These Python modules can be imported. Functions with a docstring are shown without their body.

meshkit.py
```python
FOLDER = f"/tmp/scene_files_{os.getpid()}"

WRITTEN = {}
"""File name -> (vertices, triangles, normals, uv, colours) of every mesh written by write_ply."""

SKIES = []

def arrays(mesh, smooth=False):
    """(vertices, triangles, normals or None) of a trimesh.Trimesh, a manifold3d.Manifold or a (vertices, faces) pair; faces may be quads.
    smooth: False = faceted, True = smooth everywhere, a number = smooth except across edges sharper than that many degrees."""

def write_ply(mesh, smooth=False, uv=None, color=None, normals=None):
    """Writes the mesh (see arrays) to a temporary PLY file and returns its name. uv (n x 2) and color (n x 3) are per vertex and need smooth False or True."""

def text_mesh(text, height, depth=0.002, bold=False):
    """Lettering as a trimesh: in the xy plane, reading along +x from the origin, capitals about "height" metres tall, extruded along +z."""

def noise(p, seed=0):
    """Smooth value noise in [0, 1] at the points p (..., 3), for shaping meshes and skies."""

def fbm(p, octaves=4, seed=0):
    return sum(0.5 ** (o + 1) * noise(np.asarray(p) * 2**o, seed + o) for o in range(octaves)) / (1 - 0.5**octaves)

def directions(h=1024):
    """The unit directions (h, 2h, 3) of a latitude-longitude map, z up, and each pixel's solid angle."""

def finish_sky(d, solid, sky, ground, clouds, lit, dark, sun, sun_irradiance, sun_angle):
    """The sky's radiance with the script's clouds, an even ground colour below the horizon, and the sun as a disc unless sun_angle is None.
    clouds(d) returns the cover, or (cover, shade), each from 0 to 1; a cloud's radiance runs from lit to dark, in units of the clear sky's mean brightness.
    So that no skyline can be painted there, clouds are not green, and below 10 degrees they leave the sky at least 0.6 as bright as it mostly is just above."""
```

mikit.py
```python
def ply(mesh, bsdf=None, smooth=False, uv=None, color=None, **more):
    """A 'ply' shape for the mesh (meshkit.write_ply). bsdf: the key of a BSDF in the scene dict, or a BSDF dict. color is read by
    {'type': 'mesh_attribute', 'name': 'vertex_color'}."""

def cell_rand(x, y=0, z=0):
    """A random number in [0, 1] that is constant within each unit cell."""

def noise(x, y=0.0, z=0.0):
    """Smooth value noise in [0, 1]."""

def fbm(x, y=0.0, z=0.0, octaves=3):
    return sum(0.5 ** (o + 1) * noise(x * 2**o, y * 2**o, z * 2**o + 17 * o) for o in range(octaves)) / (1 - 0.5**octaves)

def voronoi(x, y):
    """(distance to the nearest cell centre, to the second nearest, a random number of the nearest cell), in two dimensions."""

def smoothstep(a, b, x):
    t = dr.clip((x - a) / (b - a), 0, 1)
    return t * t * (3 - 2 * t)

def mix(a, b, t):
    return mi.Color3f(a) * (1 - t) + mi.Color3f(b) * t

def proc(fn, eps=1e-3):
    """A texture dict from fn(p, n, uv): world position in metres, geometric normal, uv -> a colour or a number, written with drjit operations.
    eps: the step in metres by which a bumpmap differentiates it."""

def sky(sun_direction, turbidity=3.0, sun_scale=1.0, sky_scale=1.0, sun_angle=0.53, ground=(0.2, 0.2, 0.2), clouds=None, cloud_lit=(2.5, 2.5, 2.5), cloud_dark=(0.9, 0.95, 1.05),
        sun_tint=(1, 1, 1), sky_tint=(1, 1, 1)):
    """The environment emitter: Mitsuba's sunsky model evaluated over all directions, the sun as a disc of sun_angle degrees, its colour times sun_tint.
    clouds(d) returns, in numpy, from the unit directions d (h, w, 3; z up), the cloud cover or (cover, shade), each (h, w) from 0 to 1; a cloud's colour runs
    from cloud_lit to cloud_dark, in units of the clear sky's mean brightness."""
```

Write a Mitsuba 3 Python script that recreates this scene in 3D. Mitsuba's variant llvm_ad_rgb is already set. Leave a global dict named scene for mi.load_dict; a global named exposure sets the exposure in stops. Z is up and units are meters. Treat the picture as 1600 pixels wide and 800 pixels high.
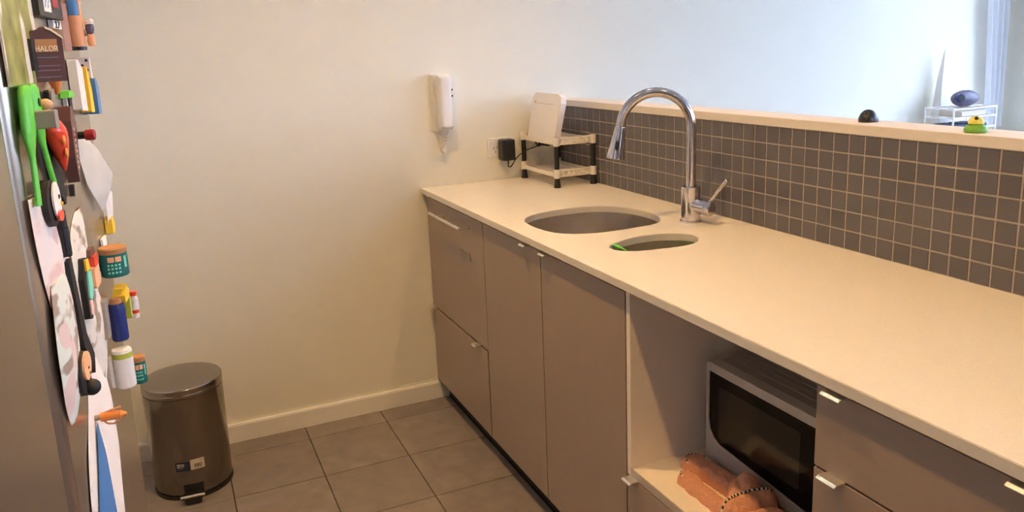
import math, random
import numpy as np, trimesh, mitsuba as mi, drjit as dr, mikit, meshkit
import shapely
from shapely.geometry import Polygon, box as sbox
from scipy.interpolate import splprep, splev, PchipInterpolator
from mikit import proc, noise, fbm, cell_rand, smoothstep, mix

random.seed(7)
RNG = np.random.default_rng(7)
T = mi.ScalarTransform4f
scene, labels = {}, {}

# ------------------------------------------------------------------ camera, light, exposure
exposure = 0.0
EYE = np.array([-0.918847, -2.999973, 1.426594])
scene['camera'] = {
    'type': 'perspective', 'fov': 65.891, 'fov_axis': 'x',
    'principal_point_offset_x': 0.0, 'principal_point_offset_y': 0.07507,
    'near_clip': 0.02, 'far_clip': 100.0,
    'to_world': T().look_at(origin=EYE.tolist(), target=(EYE + np.array([0.3917749, 0.8963101, -0.2077033])).tolist(), up=[0.1200079, 0.174039, 0.9773989]),
}
scene['sky'] = mikit.sky([-0.6, -0.3, 0.75], turbidity=4.0, sun_scale=0.0, sky_scale=23.0, ground=(0.35, 0.35, 0.35),
                         clouds=lambda d: np.full(d.shape[:2], 0.97), cloud_lit=(2.0, 2.48, 3.5), cloud_dark=(0.9, 0.95, 1.05))
LAMP = 1560.0                                                   # radiance scale of the warm downlights
LAMP_RGB = (1.0, 0.59, 0.21)
DOWNLIGHTS = [(0.36, -0.80, 0.21), (0.36, -2.0, 0.16), (-0.52, -1.15, 1.0), (-0.52, -2.35, 0.54), (-0.52, -3.6, 0.7), (0.36, -3.2, 0.2)]   # x, y, share of full power
CEIL = 2.55


# ------------------------------------------------------------------ materials
def rgb(*c):
    return {'type': 'rgb', 'value': list(c)}


def mat(name, base, rough=0.5, metal=0.0, spec=0.5, coat=0.0, sheen=0.0, two=True):
    b = {'type': 'principled', 'base_color': base if isinstance(base, dict) else rgb(*base), 'roughness': rough, 'metallic': metal, 'specular': spec}
    if coat:
        b['clearcoat'] = coat; b['clearcoat_gloss'] = 0.9
    if sheen:
        b['sheen'] = sheen
    scene[name] = {'type': 'twosided', 'bsdf': b} if two else b
    return name


mat('paint', proc(lambda p, n, uv: mi.Color3f(0.80, 0.785, 0.69) * (0.985 + 0.03 * fbm(p.x * 3, p.y * 3, p.z * 3))), 0.75, spec=0.25)
mat('paint_dark', (0.34, 0.31, 0.27), 0.8, spec=0.2)
mat('living_floor', (0.13, 0.09, 0.06), 0.5)
mat('ledge_paint', (0.68, 0.625, 0.56), 0.5, spec=0.3)
mat('paint_white', (0.82, 0.81, 0.79), 0.45, spec=0.4)
mat('ceiling_paint', (0.82, 0.82, 0.81), 0.9, spec=0.1)
mat('grout_light', (0.36, 0.315, 0.29), 0.9, spec=0.1)
mat('grout_dark', (0.05, 0.045, 0.04), 0.9, spec=0.1)
mat('sideboard_wood', (0.75, 0.74, 0.72), 0.5)
mat('stone', proc(lambda p, n, uv: mi.Color3f(0.66, 0.615, 0.54) * (0.97 + 0.05 * noise(p.x * 400, p.y * 400, p.z * 400))), 0.28, spec=0.5)
mat('laminate', proc(lambda p, n, uv: mi.Color3f(0.315, 0.237, 0.185) * (0.97 + 0.05 * fbm(p.x * 60, p.y * 60, p.z * 8))), 0.38, spec=0.4)
mat('laminate_edge', (0.42, 0.36, 0.30), 0.4)
mat('carcass_dark', (0.02, 0.018, 0.016), 0.8, spec=0.1)
mat('melamine', (0.80, 0.72, 0.62), 0.5, spec=0.35)
mat('kick_black', (0.012, 0.012, 0.012), 0.25)
mat('aluminium', (0.80, 0.79, 0.77), 0.35, 0.9)
mat('badge_grey', (0.27, 0.24, 0.21), 0.4, 0.3)
mat('aluminium_grey', (0.45, 0.42, 0.38), 0.38, 0.6)
scene['chrome'] = {'type': 'roughconductor', 'material': 'Cr', 'alpha': 0.025}
scene['chrome'] = {'type': 'twosided', 'bsdf': scene['chrome']}
mat('sink_steel', proc(lambda p, n, uv: mi.Color3f(0.68, 0.61, 0.52) * (0.92 + 0.16 * fbm(p.x * 30, p.y * 250, p.z * 250))), 0.3, 1.0)
mat('bin_steel', (0.26, 0.228, 0.20), 0.085, 1.0)
mat('bin_lid_steel', (0.36, 0.32, 0.28), 0.17, 1.0)
mat('fridge_steel', (0.50, 0.44, 0.37), 0.24, 0.9)
mat('fridge_dark', (0.03, 0.03, 0.03), 0.6)
mat('black_plastic', (0.012, 0.012, 0.013), 0.35)
mat('black_rubber', (0.014, 0.013, 0.013), 0.6)
mat('white_plastic', (0.78, 0.765, 0.74), 0.35)
mat('cream_plastic', (0.80, 0.74, 0.66), 0.4)
mat('outlet_white', (0.84, 0.82, 0.78), 0.3)
mat('router_white', (0.78, 0.755, 0.74), 0.4)
mat('silver_plastic', (0.50, 0.485, 0.47), 0.42, 0.35)
mat('oven_case', (0.30, 0.29, 0.28), 0.35, 0.4)
mat('oven_glass', (0.004, 0.004, 0.0045), 0.06, spec=0.16)
mat('oven_window', (0.016, 0.015, 0.014), 0.10, spec=0.3)
mat('terry_cloth', proc(lambda p, n, uv: mi.Color3f(0.60, 0.29, 0.18) * (0.72 + 0.5 * fbm(p.x * 320, p.y * 320, p.z * 320))), 0.95, spec=0.05, sheen=0.6)
mat('stitch_black', (0.015, 0.012, 0.012), 0.9)
mat('stitch_white', (0.75, 0.70, 0.62), 0.9)
for i, k in enumerate((0.92, 1.0, 1.07, 0.97)):
    def ft(p, n, uv, k=k):
        return mi.Color3f(0.232, 0.196, 0.178) * (k * (0.86 + 0.28 * fbm(p.x * 22, p.y * 22, 3.0 * k)) + 0.05 * (noise(p.x * 260, p.y * 260) - 0.5))
    mat('floor_tile_%d' % i, proc(ft), 0.5, spec=0.35)
for i, c in enumerate(((0.108, 0.100, 0.108), (0.116, 0.107, 0.116), (0.102, 0.094, 0.100), (0.112, 0.103, 0.112))):
    mat('wall_tile_%d' % i, c, 0.16, spec=0.5)
for nm, c, r in (('c_green', (0.14, 0.62, 0.07), 0.4), ('c_brown', (0.075, 0.022, 0.014), 0.6), ('c_tan', (0.42, 0.20, 0.08), 0.7), ('c_cream', (0.75, 0.62, 0.45), 0.6),
                 ('c_orange', (0.80, 0.26, 0.05), 0.4), ('c_orange_soft', (0.72, 0.33, 0.16), 0.5), ('c_blue', (0.07, 0.22, 0.50), 0.4), ('c_navy', (0.02, 0.035, 0.18), 0.3),
                 ('c_white', (0.80, 0.77, 0.73), 0.5), ('c_yellow', (0.85, 0.56, 0.04), 0.45), ('c_teal', (0.012, 0.13, 0.125), 0.35), ('c_turquoise', (0.22, 0.66, 0.50), 0.45),
                 ('c_red', (0.75, 0.06, 0.03), 0.2), ('c_darkred', (0.35, 0.02, 0.025), 0.4), ('c_purple', (0.12, 0.055, 0.05), 0.35), ('c_pink', (0.80, 0.52, 0.48), 0.6),
                 ('c_grey', (0.30, 0.26, 0.23), 0.6), ('c_lime', (0.45, 0.50, 0.06), 0.5), ('c_peach', (0.80, 0.44, 0.24), 0.55), ('c_lightblue', (0.35, 0.50, 0.70), 0.5),
                 ('c_barcode', (0.08, 0.07, 0.06), 0.7), ('c_label', (0.62, 0.55, 0.46), 0.5), ('c_labelblue', (0.02, 0.028, 0.06), 0.35), ('c_violetgrey', (0.11, 0.10, 0.16), 0.35),
                 ('c_darkblue', (0.03, 0.05, 0.10), 0.5), ('c_frogyellow', (0.72, 0.62, 0.10), 0.45), ('c_frogyreen', (0.16, 0.40, 0.04), 0.45), ('c_frogyrim', (0.05, 0.22, 0.02), 0.45)):
    mat(nm, c, r)
mat('postcard_print', proc(lambda p, n, uv: mix(mix((0.16, 0.15, 0.03), (0.42, 0.42, 0.12), fbm(p.y * 60, p.z * 45)), (0.75, 0.70, 0.58),
    smoothstep(0.55, 0.62, noise(p.y * 45, p.z * 9 + 3) + 0.08 * noise(p.y * 200, p.z * 60)))), 0.35)
mat('paper_pink', proc(lambda p, n, uv: mix((0.80, 0.70, 0.66), (0.72, 0.50, 0.46), smoothstep(0.5, 0.75, fbm(p.y * 40, p.z * 60)))), 0.7)
mat('paper_map', proc(lambda p, n, uv: mix(mix((0.68, 0.70, 0.62), (0.36, 0.28, 0.22), smoothstep(0.52, 0.7, fbm(p.y * 35, p.z * 75 + 4))), (0.72, 0.55, 0.50), smoothstep(0.6, 0.7, noise(p.y * 60, p.z * 40 + 9)))), 0.6)
mat('paper_photo', proc(lambda p, n, uv: mix((0.72, 0.66, 0.58), (0.34, 0.26, 0.19), smoothstep(0.5, 0.72, fbm(p.y * 40, p.z * 60 + 8)))), 0.6)
mat('paper_white', (0.80, 0.745, 0.70), 0.7)
mat('paper_grey', proc(lambda p, n, uv: mix((0.55, 0.52, 0.47), (0.66, 0.63, 0.57), fbm(p.y * 30, p.z * 40))), 0.5)
scene['curtain_cloth'] = {'type': 'principledthin', 'base_color': rgb(0.86, 0.87, 0.90), 'roughness': 0.9, 'diff_trans': 1.1, 'eta': 1.3}


# ------------------------------------------------------------------ mesh helpers
def put(key, mesh, bsdf, smooth=False, label=None, cat=None, group=None, kind=None, **more):
    if isinstance(mesh, list):
        mesh = trimesh.util.concatenate(mesh)
    scene[key] = mikit.ply(mesh, bsdf, smooth=smooth, **more)
    tag(key, label, cat, group, kind)
    return key


def tag(key, label=None, cat=None, group=None, kind=None):
    d = {k: v for k, v in (('label', label), ('category', cat), ('group', group), ('kind', kind)) if v}
    if d:
        labels.setdefault(key, {}).update(d)
    return key


def box(x0, x1, y0, y1, z0, z1, c=0.0):
    """Axis box with chamfer c on every edge."""
    x0, x1 = sorted((x0, x1)); y0, y1 = sorted((y0, y1)); z0, z1 = sorted((z0, z1))
    if not c:
        m = trimesh.creation.box((x1 - x0, y1 - y0, z1 - z0))
        m.apply_translation(((x0 + x1) / 2, (y0 + y1) / 2, (z0 + z1) / 2))
        return m
    pts = []
    for a, b, d in ((0, c, c), (c, 0, c), (c, c, 0)):
        for X in (x0 + a, x1 - a):
            for Y in (y0 + b, y1 - b):
                for Z in (z0 + d, z1 - d):
                    pts.append((X, Y, Z))
    return trimesh.convex.convex_hull(np.array(pts))


def extr(poly, h0, h1):
    ps = list(getattr(poly, 'geoms', [poly]))
    m = trimesh.util.concatenate([trimesh.creation.extrude_polygon(g, h1 - h0, engine='earcut') for g in ps])
    m.apply_translation((0, 0, h0))
    return m


def lathe(profile, n=40, center=(0, 0, 0)):
    m = trimesh.creation.revolve(np.array(profile, float), sections=n)
    m.apply_translation(center)
    return m


def frame(o, ax, ay, az):
    M = np.eye(4)
    M[:3, 0], M[:3, 1], M[:3, 2], M[:3, 3] = ax, ay, az, o
    return M


def along(m, p, d):
    """Move a mesh modelled along +z from the origin to start at p along d."""
    d = np.asarray(d, float) / np.linalg.norm(d)
    M = trimesh.geometry.align_vectors([0, 0, 1], d)
    M[:3, 3] = p
    m.apply_transform(M)
    return m


def rod(p, q, r0, r1=None, n=20, c=0.0):
    p, q = np.asarray(p, float), np.asarray(q, float)
    L = np.linalg.norm(q - p); r1 = r0 if r1 is None else r1
    prof = [(0, 0), (r0 - c, 0), (r0, c), (r1, L - c), (r1 - c, L), (0, L)] if c else [(0, 0), (r0, 0), (r1, L), (0, L)]
    return along(lathe(prof, n), p, q - p)


def tube(pts, r, n=10, closed=False):
    p = np.asarray(pts, float)
    N = len(p)
    if closed:
        t = np.roll(p, -1, 0) - np.roll(p, 1, 0)
    else:
        t = np.gradient(p, axis=0)
    t /= np.linalg.norm(t, axis=1, keepdims=True) + 1e-12
    a = np.cross(t[0], [0, 0, 1.0] if abs(t[0][2]) < 0.9 else [1.0, 0, 0]); a /= np.linalg.norm(a)
    A = []
    for i in range(N):
        a = a - t[i] * np.dot(a, t[i]); a /= np.linalg.norm(a); A.append(a.copy())
    A = np.array(A); Bn = np.cross(t, A)
    ang = np.arange(n) * 2 * np.pi / n
    rr = np.broadcast_to(np.asarray(r, float), (N,))
    v = p[:, None] + rr[:, None, None] * (np.cos(ang)[None, :, None] * A[:, None] + np.sin(ang)[None, :, None] * Bn[:, None])
    f = []
    for i in range(N if closed else N - 1):
        k = (i + 1) % N
        for j in range(n):
            l = (j + 1) % n
            f += [(i * n + j, i * n + l, k * n + l), (i * n + j, k * n + l, k * n + j)]
    v = v.reshape(-1, 3)
    if not closed:
        v = np.vstack([v, p[:1], p[-1:]])
        for j in range(n):
            l = (j + 1) % n
            f += [(j, N * n, l), ((N - 1) * n + l, N * n + 1, (N - 1) * n + j)]
    m = trimesh.Trimesh(v, np.array(f), process=False)
    m.fix_normals()
    return m


def loft(rings, cap0=False, cap1=False, closed=True):
    """rings: (k, n, 3)."""
    R = np.asarray(rings, float); k, n = R.shape[:2]
    f = []
    for i in range(k - 1):
        for j in range(n if closed else n - 1):
            l = (j + 1) % n
            f += [(i * n + j, i * n + l, (i + 1) * n + l), (i * n + j, (i + 1) * n + l, (i + 1) * n + j)]
    v = R.reshape(-1, 3)
    for cap, row in ((cap0, 0), (cap1, k - 1)):
        if cap:
            v = np.vstack([v, R[row].mean(0)[None]]); c = len(v) - 1
            f += [(row * n + j, c, row * n + (j + 1) % n) if row == 0 else (row * n + (j + 1) % n, c, row * n + j) for j in range(n)]
    return trimesh.Trimesh(v, np.array(f), process=False)


def rrect(x0, x1, y0, y1, r, q=6):
    return sbox(x0 + r, y0 + r, x1 - r, y1 - r).buffer(r, quad_segs=q)


def spline_loop(pts, n=72, s=0.0):
    p = np.array(list(pts) + [pts[0]], float)
    tck, _ = splprep(p.T, s=s, per=True)
    return np.array(splev(np.linspace(0, 1, n, endpoint=False), tck)).T


# ================================================================== THE SETTING
XS = 0.6236                      # front face of the splashback tiles
XR = 3.43                        # right wall of the living room
put('floor', box(-1.8, XR, -5.2, 0.1, -0.1, -0.004), 'grout_dark', label='dark grey tiled kitchen floor', kind='structure')
ts, gap = 0.3025, 0.0032
k = 0
for i in range(-1, 6):
    for j in range(-9, 4):
        x1 = -0.2381 - i * ts + 0; x0 = x1 - ts
        y0 = -0.7239 + j * ts; y1 = y0 + ts
        x0c, x1c, y0c, y1c = max(x0, -1.795), min(x1, 0.075), max(y0, -5.1), min(y1, -0.001)
        if x1c - x0c < 0.02 or y1c - y0c < 0.02:
            continue
        key = 'floor__tile' + ('_%03d' % k if k else '')
        dz = RNG.uniform(-0.0006, 0.0)
        put(key, box(x0c + gap / 2, x1c - gap / 2, y0c + gap / 2, y1c - gap / 2, -0.004, dz, 0.0008), 'floor_tile_%d' % RNG.integers(4))
        k += 1
put('wall_back', box(-1.8, XR, 0.0, 0.12, -0.1, CEIL), 'paint', label='cream painted wall behind the bench and the bin', kind='structure')
put('wall_left', box(-1.92, -1.8, -5.2, 0.12, -0.1, CEIL), 'paint', label='painted wall behind the fridge', kind='structure')
VX0, VX1, VZ0, VZ1 = 1.0, 3.2, 0.9, 2.48
m = extr(sbox(-1.92, -0.1, XR + 0.1, CEIL).difference(sbox(VX0, VZ0, VX1, VZ1)), 0, 0.12); m.apply_transform(frame((0, -5.2, 0), (1, 0, 0), (0, 0, 1), (0, -1, 0)))
put('wall_front', m, 'paint_dark', label='painted wall behind the viewer', kind='structure')
put('ceiling', box(-1.92, XR + 0.12, -5.32, 0.12, CEIL, CEIL + 0.1), 'ceiling_paint', label='white ceiling', kind='structure')
# living-room wall with the window that brings the daylight
WY0, WY1, WZ0, WZ1 = -3.6, -0.22, 0.85, 2.48
wp = sbox(-5.32, -0.1, 0.12, CEIL).difference(sbox(WY0, WZ0, WY1, WZ1))
m = extr(wp, 0, 0.12); m.apply_transform(frame((XR, 0, 0), (0, 1, 0), (0, 0, 1), (1, 0, 0)))
put('wall_right', m, 'paint', label='painted living room wall with the window', kind='structure')
fr = [box(XR - 0.01, XR + 0.05, WY0, WY1, WZ0, WZ0 + 0.05), box(XR - 0.01, XR + 0.05, WY0, WY1, WZ1 - 0.05, WZ1)]
for yy in (WY0, (WY0 + WY1) / 2 - 0.025, WY1 - 0.05):
    fr.append(box(XR - 0.01, XR + 0.05, yy, yy + 0.05, WZ0 + 0.05, WZ1 - 0.05))
put('window_1', fr, 'paint_white', label='white framed living room window', kind='structure')
scene['pane_glass'] = {'type': 'thindielectric', 'int_ior': 1.5}
for i, (a, b) in enumerate(((WY0 + 0.05, (WY0 + WY1) / 2 - 0.025), ((WY0 + WY1) / 2 + 0.025, WY1 - 0.05))):
    m = trimesh.Trimesh([(XR + 0.02, a, WZ0 + 0.05), (XR + 0.02, b, WZ0 + 0.05), (XR + 0.02, b, WZ1 - 0.05), (XR + 0.02, a, WZ1 - 0.05)], [(0, 1, 2), (0, 2, 3)], process=False)
    put('window_1__pane' + ('_%03d' % i if i else ''), m, 'pane_glass')
fr = [box(VX0, VX1, -5.25, -5.19, VZ0, VZ0 + 0.05), box(VX0, VX1, -5.25, -5.19, VZ1 - 0.05, VZ1)]
for xx in (VX0, (VX0 + VX1) / 2 - 0.025, VX1 - 0.05):
    fr.append(box(xx, xx + 0.05, -5.25, -5.19, VZ0 + 0.05, VZ1 - 0.05))
put('window_2', fr, 'paint_white', label='white framed window behind the viewer', kind='structure')
for i, (a, b) in enumerate(((VX0 + 0.05, (VX0 + VX1) / 2 - 0.025), ((VX0 + VX1) / 2 + 0.025, VX1 - 0.05))):
    m = trimesh.Trimesh([(a, -5.22, VZ0 + 0.05), (b, -5.22, VZ0 + 0.05), (b, -5.22, VZ1 - 0.05), (a, -5.22, VZ1 - 0.05)], [(0, 1, 2), (0, 2, 3)], process=False)
    put('window_2__pane' + ('_%03d' % i if i else ''), m, 'pane_glass')
put('floor__living_room', box(0.72, XR, -5.2, 0.0, -0.004, 0.0), 'living_floor', label='dark living room floor')
prof = Polygon([(0, 0), (-0.013, 0), (-0.013, 0.066), (-0.010, 0.073), (0, 0.073)])
m = extr(prof, 0, 1.865); m.apply_transform(frame((-1.798, 0, 0), (0, 1, 0), (0, 0, 1), (1, 0, 0)))
put('baseboard_back', m, 'paint_white', label='cream skirting board along the foot of the back wall', kind='structure')

# half wall with the mosaic splashback and its ledge
put('wall_half', box(XS + 0.0012, 0.715, -3.4, -0.0, 0.0, 1.1913), 'grout_light', label='low wall behind the bench faced with grey square mosaic tiles', kind='structure')
P = 0.04855
k = 0
kk = ''
far = []
shared_tile = [box(-0.009, 0.0, -P / 2 + 0.002, P / 2 - 0.002, -P / 2 + 0.002, P / 2 - 0.002, 0.0006) for _ in range(1)][0]
tile_ply = [mikit.ply(shared_tile, 'wall_tile_%d' % i) for i in range(4)]
for j in range(68):
    for r in range(6):
        y, z = -0.0077 - (j + 0.5) * P, 0.9 + (r + 0.5) * P
        dx = RNG.uniform(-0.0004, 0.0004)
        if j < 50:
            M = T().translate([XS + 0.009 + dx, y, z]).rotate([0, 0, 1], RNG.uniform(-0.12, 0.12)).rotate([0, 1, 0], RNG.uniform(-0.12, 0.12))
            key = 'wall_half__tile' + ('_%03d' % k if k else '')
            scene[key] = {**tile_ply[RNG.integers(4)], 'to_world': M}
            k += 1
        else:
            m = shared_tile.copy(); m.apply_translation((XS + 0.009, y, z)); far.append(m)
put('wall_half__far_tiles', far, 'wall_tile_1', kind='stuff')
labels['wall_half__far_tiles']['label'] = 'the same mosaic tiles continued beyond the frame'
put('trim_1', box(XS - 0.004, 0.735, -3.4, -0.001, 1.1913, 1.2165, 0.0015), 'ledge_paint', label='cream ledge capping the tiled low wall', kind='structure')

# ------------------------------------------------------------------ downlights in the ceiling
for i, (x, y, power) in enumerate(DOWNLIGHTS):
    key = 'downlight' + ('_%03d' % i if i else '')
    tag(key, 'round ceiling downlight over the %s, %s' % ('bench' if x > 0 else 'aisle', ('by the back wall' if y > -1.5 else 'in the middle' if y > -3 else 'behind the viewer')), 'light', 'ceiling downlights')
    put(key + '__ring', lathe([(0.046, 0.0), (0.046, -0.036), (0.054, -0.038), (0.057, -0.034), (0.057, 0.0)], 36, (x, y, CEIL)), 'paint_white', smooth=30)
    d = trimesh.creation.cylinder(0.040, 0.004, sections=32); d.apply_translation((x, y, CEIL - 0.0055))
    scene[key + '__lamp'] = mikit.ply(d, 'paint_white', emitter={'type': 'area', 'radiance': rgb(*(LAMP * power * c for c in LAMP_RGB))})

# ================================================================== BENCH
XD = 0.02                        # door fronts
DT = 0.018                       # door thickness
main_pts = [(0.088, -0.79), (0.120, -0.742), (0.175, -0.716), (0.261, -0.704), (0.345, -0.708), (0.405, -0.730), (0.445, -0.775), (0.465, -0.835), (0.470, -0.90), (0.465, -0.975), (0.443, -1.03),
            (0.398, -1.056), (0.33, -1.064), (0.255, -1.064), (0.165, -1.054), (0.112, -1.028), (0.086, -0.972), (0.079, -0.90), (0.080, -0.84)]
small_pts = [(0.132, -1.236), (0.150, -1.207), (0.195, -1.184), (0.245, -1.172), (0.300, -1.168), (0.352, -1.177), (0.388, -1.203), (0.402, -1.238), (0.397, -1.278), (0.354, -1.307), (0.300, -1.314), (0.240, -1.312), (0.17, -1.296), (0.138, -1.268)]
main_c, small_c = spline_loop(main_pts, 80, 0.0003), spline_loop(small_pts, 64, 0.0002)
top = Polygon([(0, -0.001), (XS + 0.004, -0.001), (XS + 0.004, -3.38), (0, -3.38)]).difference(Polygon(main_c)).difference(Polygon(small_c))
put('worktop', [extr(top, 0.880, 0.8988), extr(top.buffer(-0.0012), 0.8988, 0.9)], 'stone',
    label='long cream stone benchtop with two cut-out sink openings', cat='worktop')
for nm, c, zb, lab in (('sink', main_c, 0.715, 'large rounded stainless steel sink bowl under the benchtop'), ('sink_001', small_c, 0.755, 'small narrow stainless steel half bowl beside the large sink bowl')):
    cen = c.mean(0)
    out = np.array(Polygon(c).buffer(0.006).exterior.coords)[:-1]
    c2 = spline_loop(out[np.linspace(0, len(out) - 1, 60).astype(int)], 96, 0.00002)
    rings = [np.c_[c2 + (c2 - cen) * 0.05, np.full(96, 0.8795)]]
    for z, s in ((0.8795, 1.0), (0.86, 0.992), (zb + 0.05, 0.955), (zb + 0.025, 0.93), (zb + 0.008, 0.87), (zb, 0.78), (zb - 0.002, 0.45), (zb - 0.003, 0.2)):
        rings.append(np.c_[cen + (c2 - cen) * s, np.full(96, z)])
    tag(nm, lab, 'sink')
    put(nm + '__bowl', loft(rings, cap1=True), 'sink_steel', smooth=40)
    put(nm + '__drain', lathe([(0, 0.001), (0.012, 0.001), (0.016, 0.003), (0.03, 0.0035), (0.034, 0.002), (0.036, 0.0)], 32, (cen[0] + 0.01, cen[1], zb - 0.002)), 'chrome', smooth=30)

kick = [box(0.066, 0.08, -3.38, -0.001, 0.0, 0.088, 0.001)]
put('kickboard', kick, 'kick_black', label='glossy black kickboard along the floor under the cabinets', cat='kickboard')
put('kickboard__edge_strip', box(0.0645, 0.0665, -3.38, -0.001, 0.026, 0.034), 'aluminium_grey', label='thin metal edge strip')


def tab(parent, y0, z, idx=0, w=0.036):
    """Folded aluminium tab pull on the top edge of a front."""
    key = parent + '__tab_pull' + ('_%03d' % idx if idx else '')
    prof = Polygon([(0.010, 0.0), (-0.020, 0.0), (-0.0255, -0.0035), (-0.0243, -0.0055), (-0.0193, -0.0022), (0.010, -0.0022)])
    m = extr(prof, 0, w)
    m.apply_transform(frame((XD, y0 - w, z + 0.0025), (1, 0, 0), (0, 0, 1), (0, -1, 0)))
    m.apply_translation((0, w, 0))
    put(key, m, 'aluminium', label='small folded aluminium tab pull')


def front(key, y0, y1, z0, z1, mt='laminate'):
    """A door or drawer front between y0 (far) and y1 (near)."""
    g = 0.0021
    put(key, box(XD, XD + DT, y1 + g, y0 - g, z0 + g, z1 - g, 0.0008), mt)
    return key


ZT, ZB = 0.868, 0.086
# dishwasher with two drawers
tag('dishwasher', 'built-in two drawer dishwasher with bar handle at the far end of the bench', 'dishwasher')
put('dishwasher__body', box(XD + DT + 0.014, 0.58, -0.597, -0.006, 0.09, 0.876), 'carcass_dark')
front('dishwasher__upper_drawer', -0.004, -0.602, 0.411, ZT)
front('dishwasher__lower_drawer', -0.004, -0.594, ZB, 0.409)
put('dishwasher__upper_drawer__bar_handle', rod((-0.016, -0.141, 0.824), (-0.016, -0.476, 0.824), 0.0062, n=18, c=0.001), 'aluminium', smooth=30, label='satin metal bar handle')
put('dishwasher__upper_drawer__handle_post', rod((-0.014, -0.222, 0.824), (XD + 0.002, -0.222, 0.824), 0.0042, n=14), 'aluminium', smooth=30)
put('dishwasher__upper_drawer__handle_post_001', rod((-0.014, -0.470, 0.824), (XD + 0.002, -0.470, 0.824), 0.0042, n=14), 'aluminium', smooth=30)
put('dishwasher__upper_drawer__badge', [box(XD - 0.003, XD + 0.001, -0.476, -0.386, 0.703, 0.734, 0.0008)], 'badge_grey', label='small grey maker plate')
marks = [box(XD - 0.0036, XD - 0.0028, -0.394 - i * 0.013, -0.402 - i * 0.013, 0.714, 0.714 + 0.012 * (0.6 + 0.4 * (i % 2))) for i in range(6)]
put('dishwasher__upper_drawer__badge_marks', marks, 'laminate')
tab('dishwasher__lower_drawer', -0.022, 0.409); tab('dishwasher__lower_drawer', -0.498, 0.409, 1)
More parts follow.
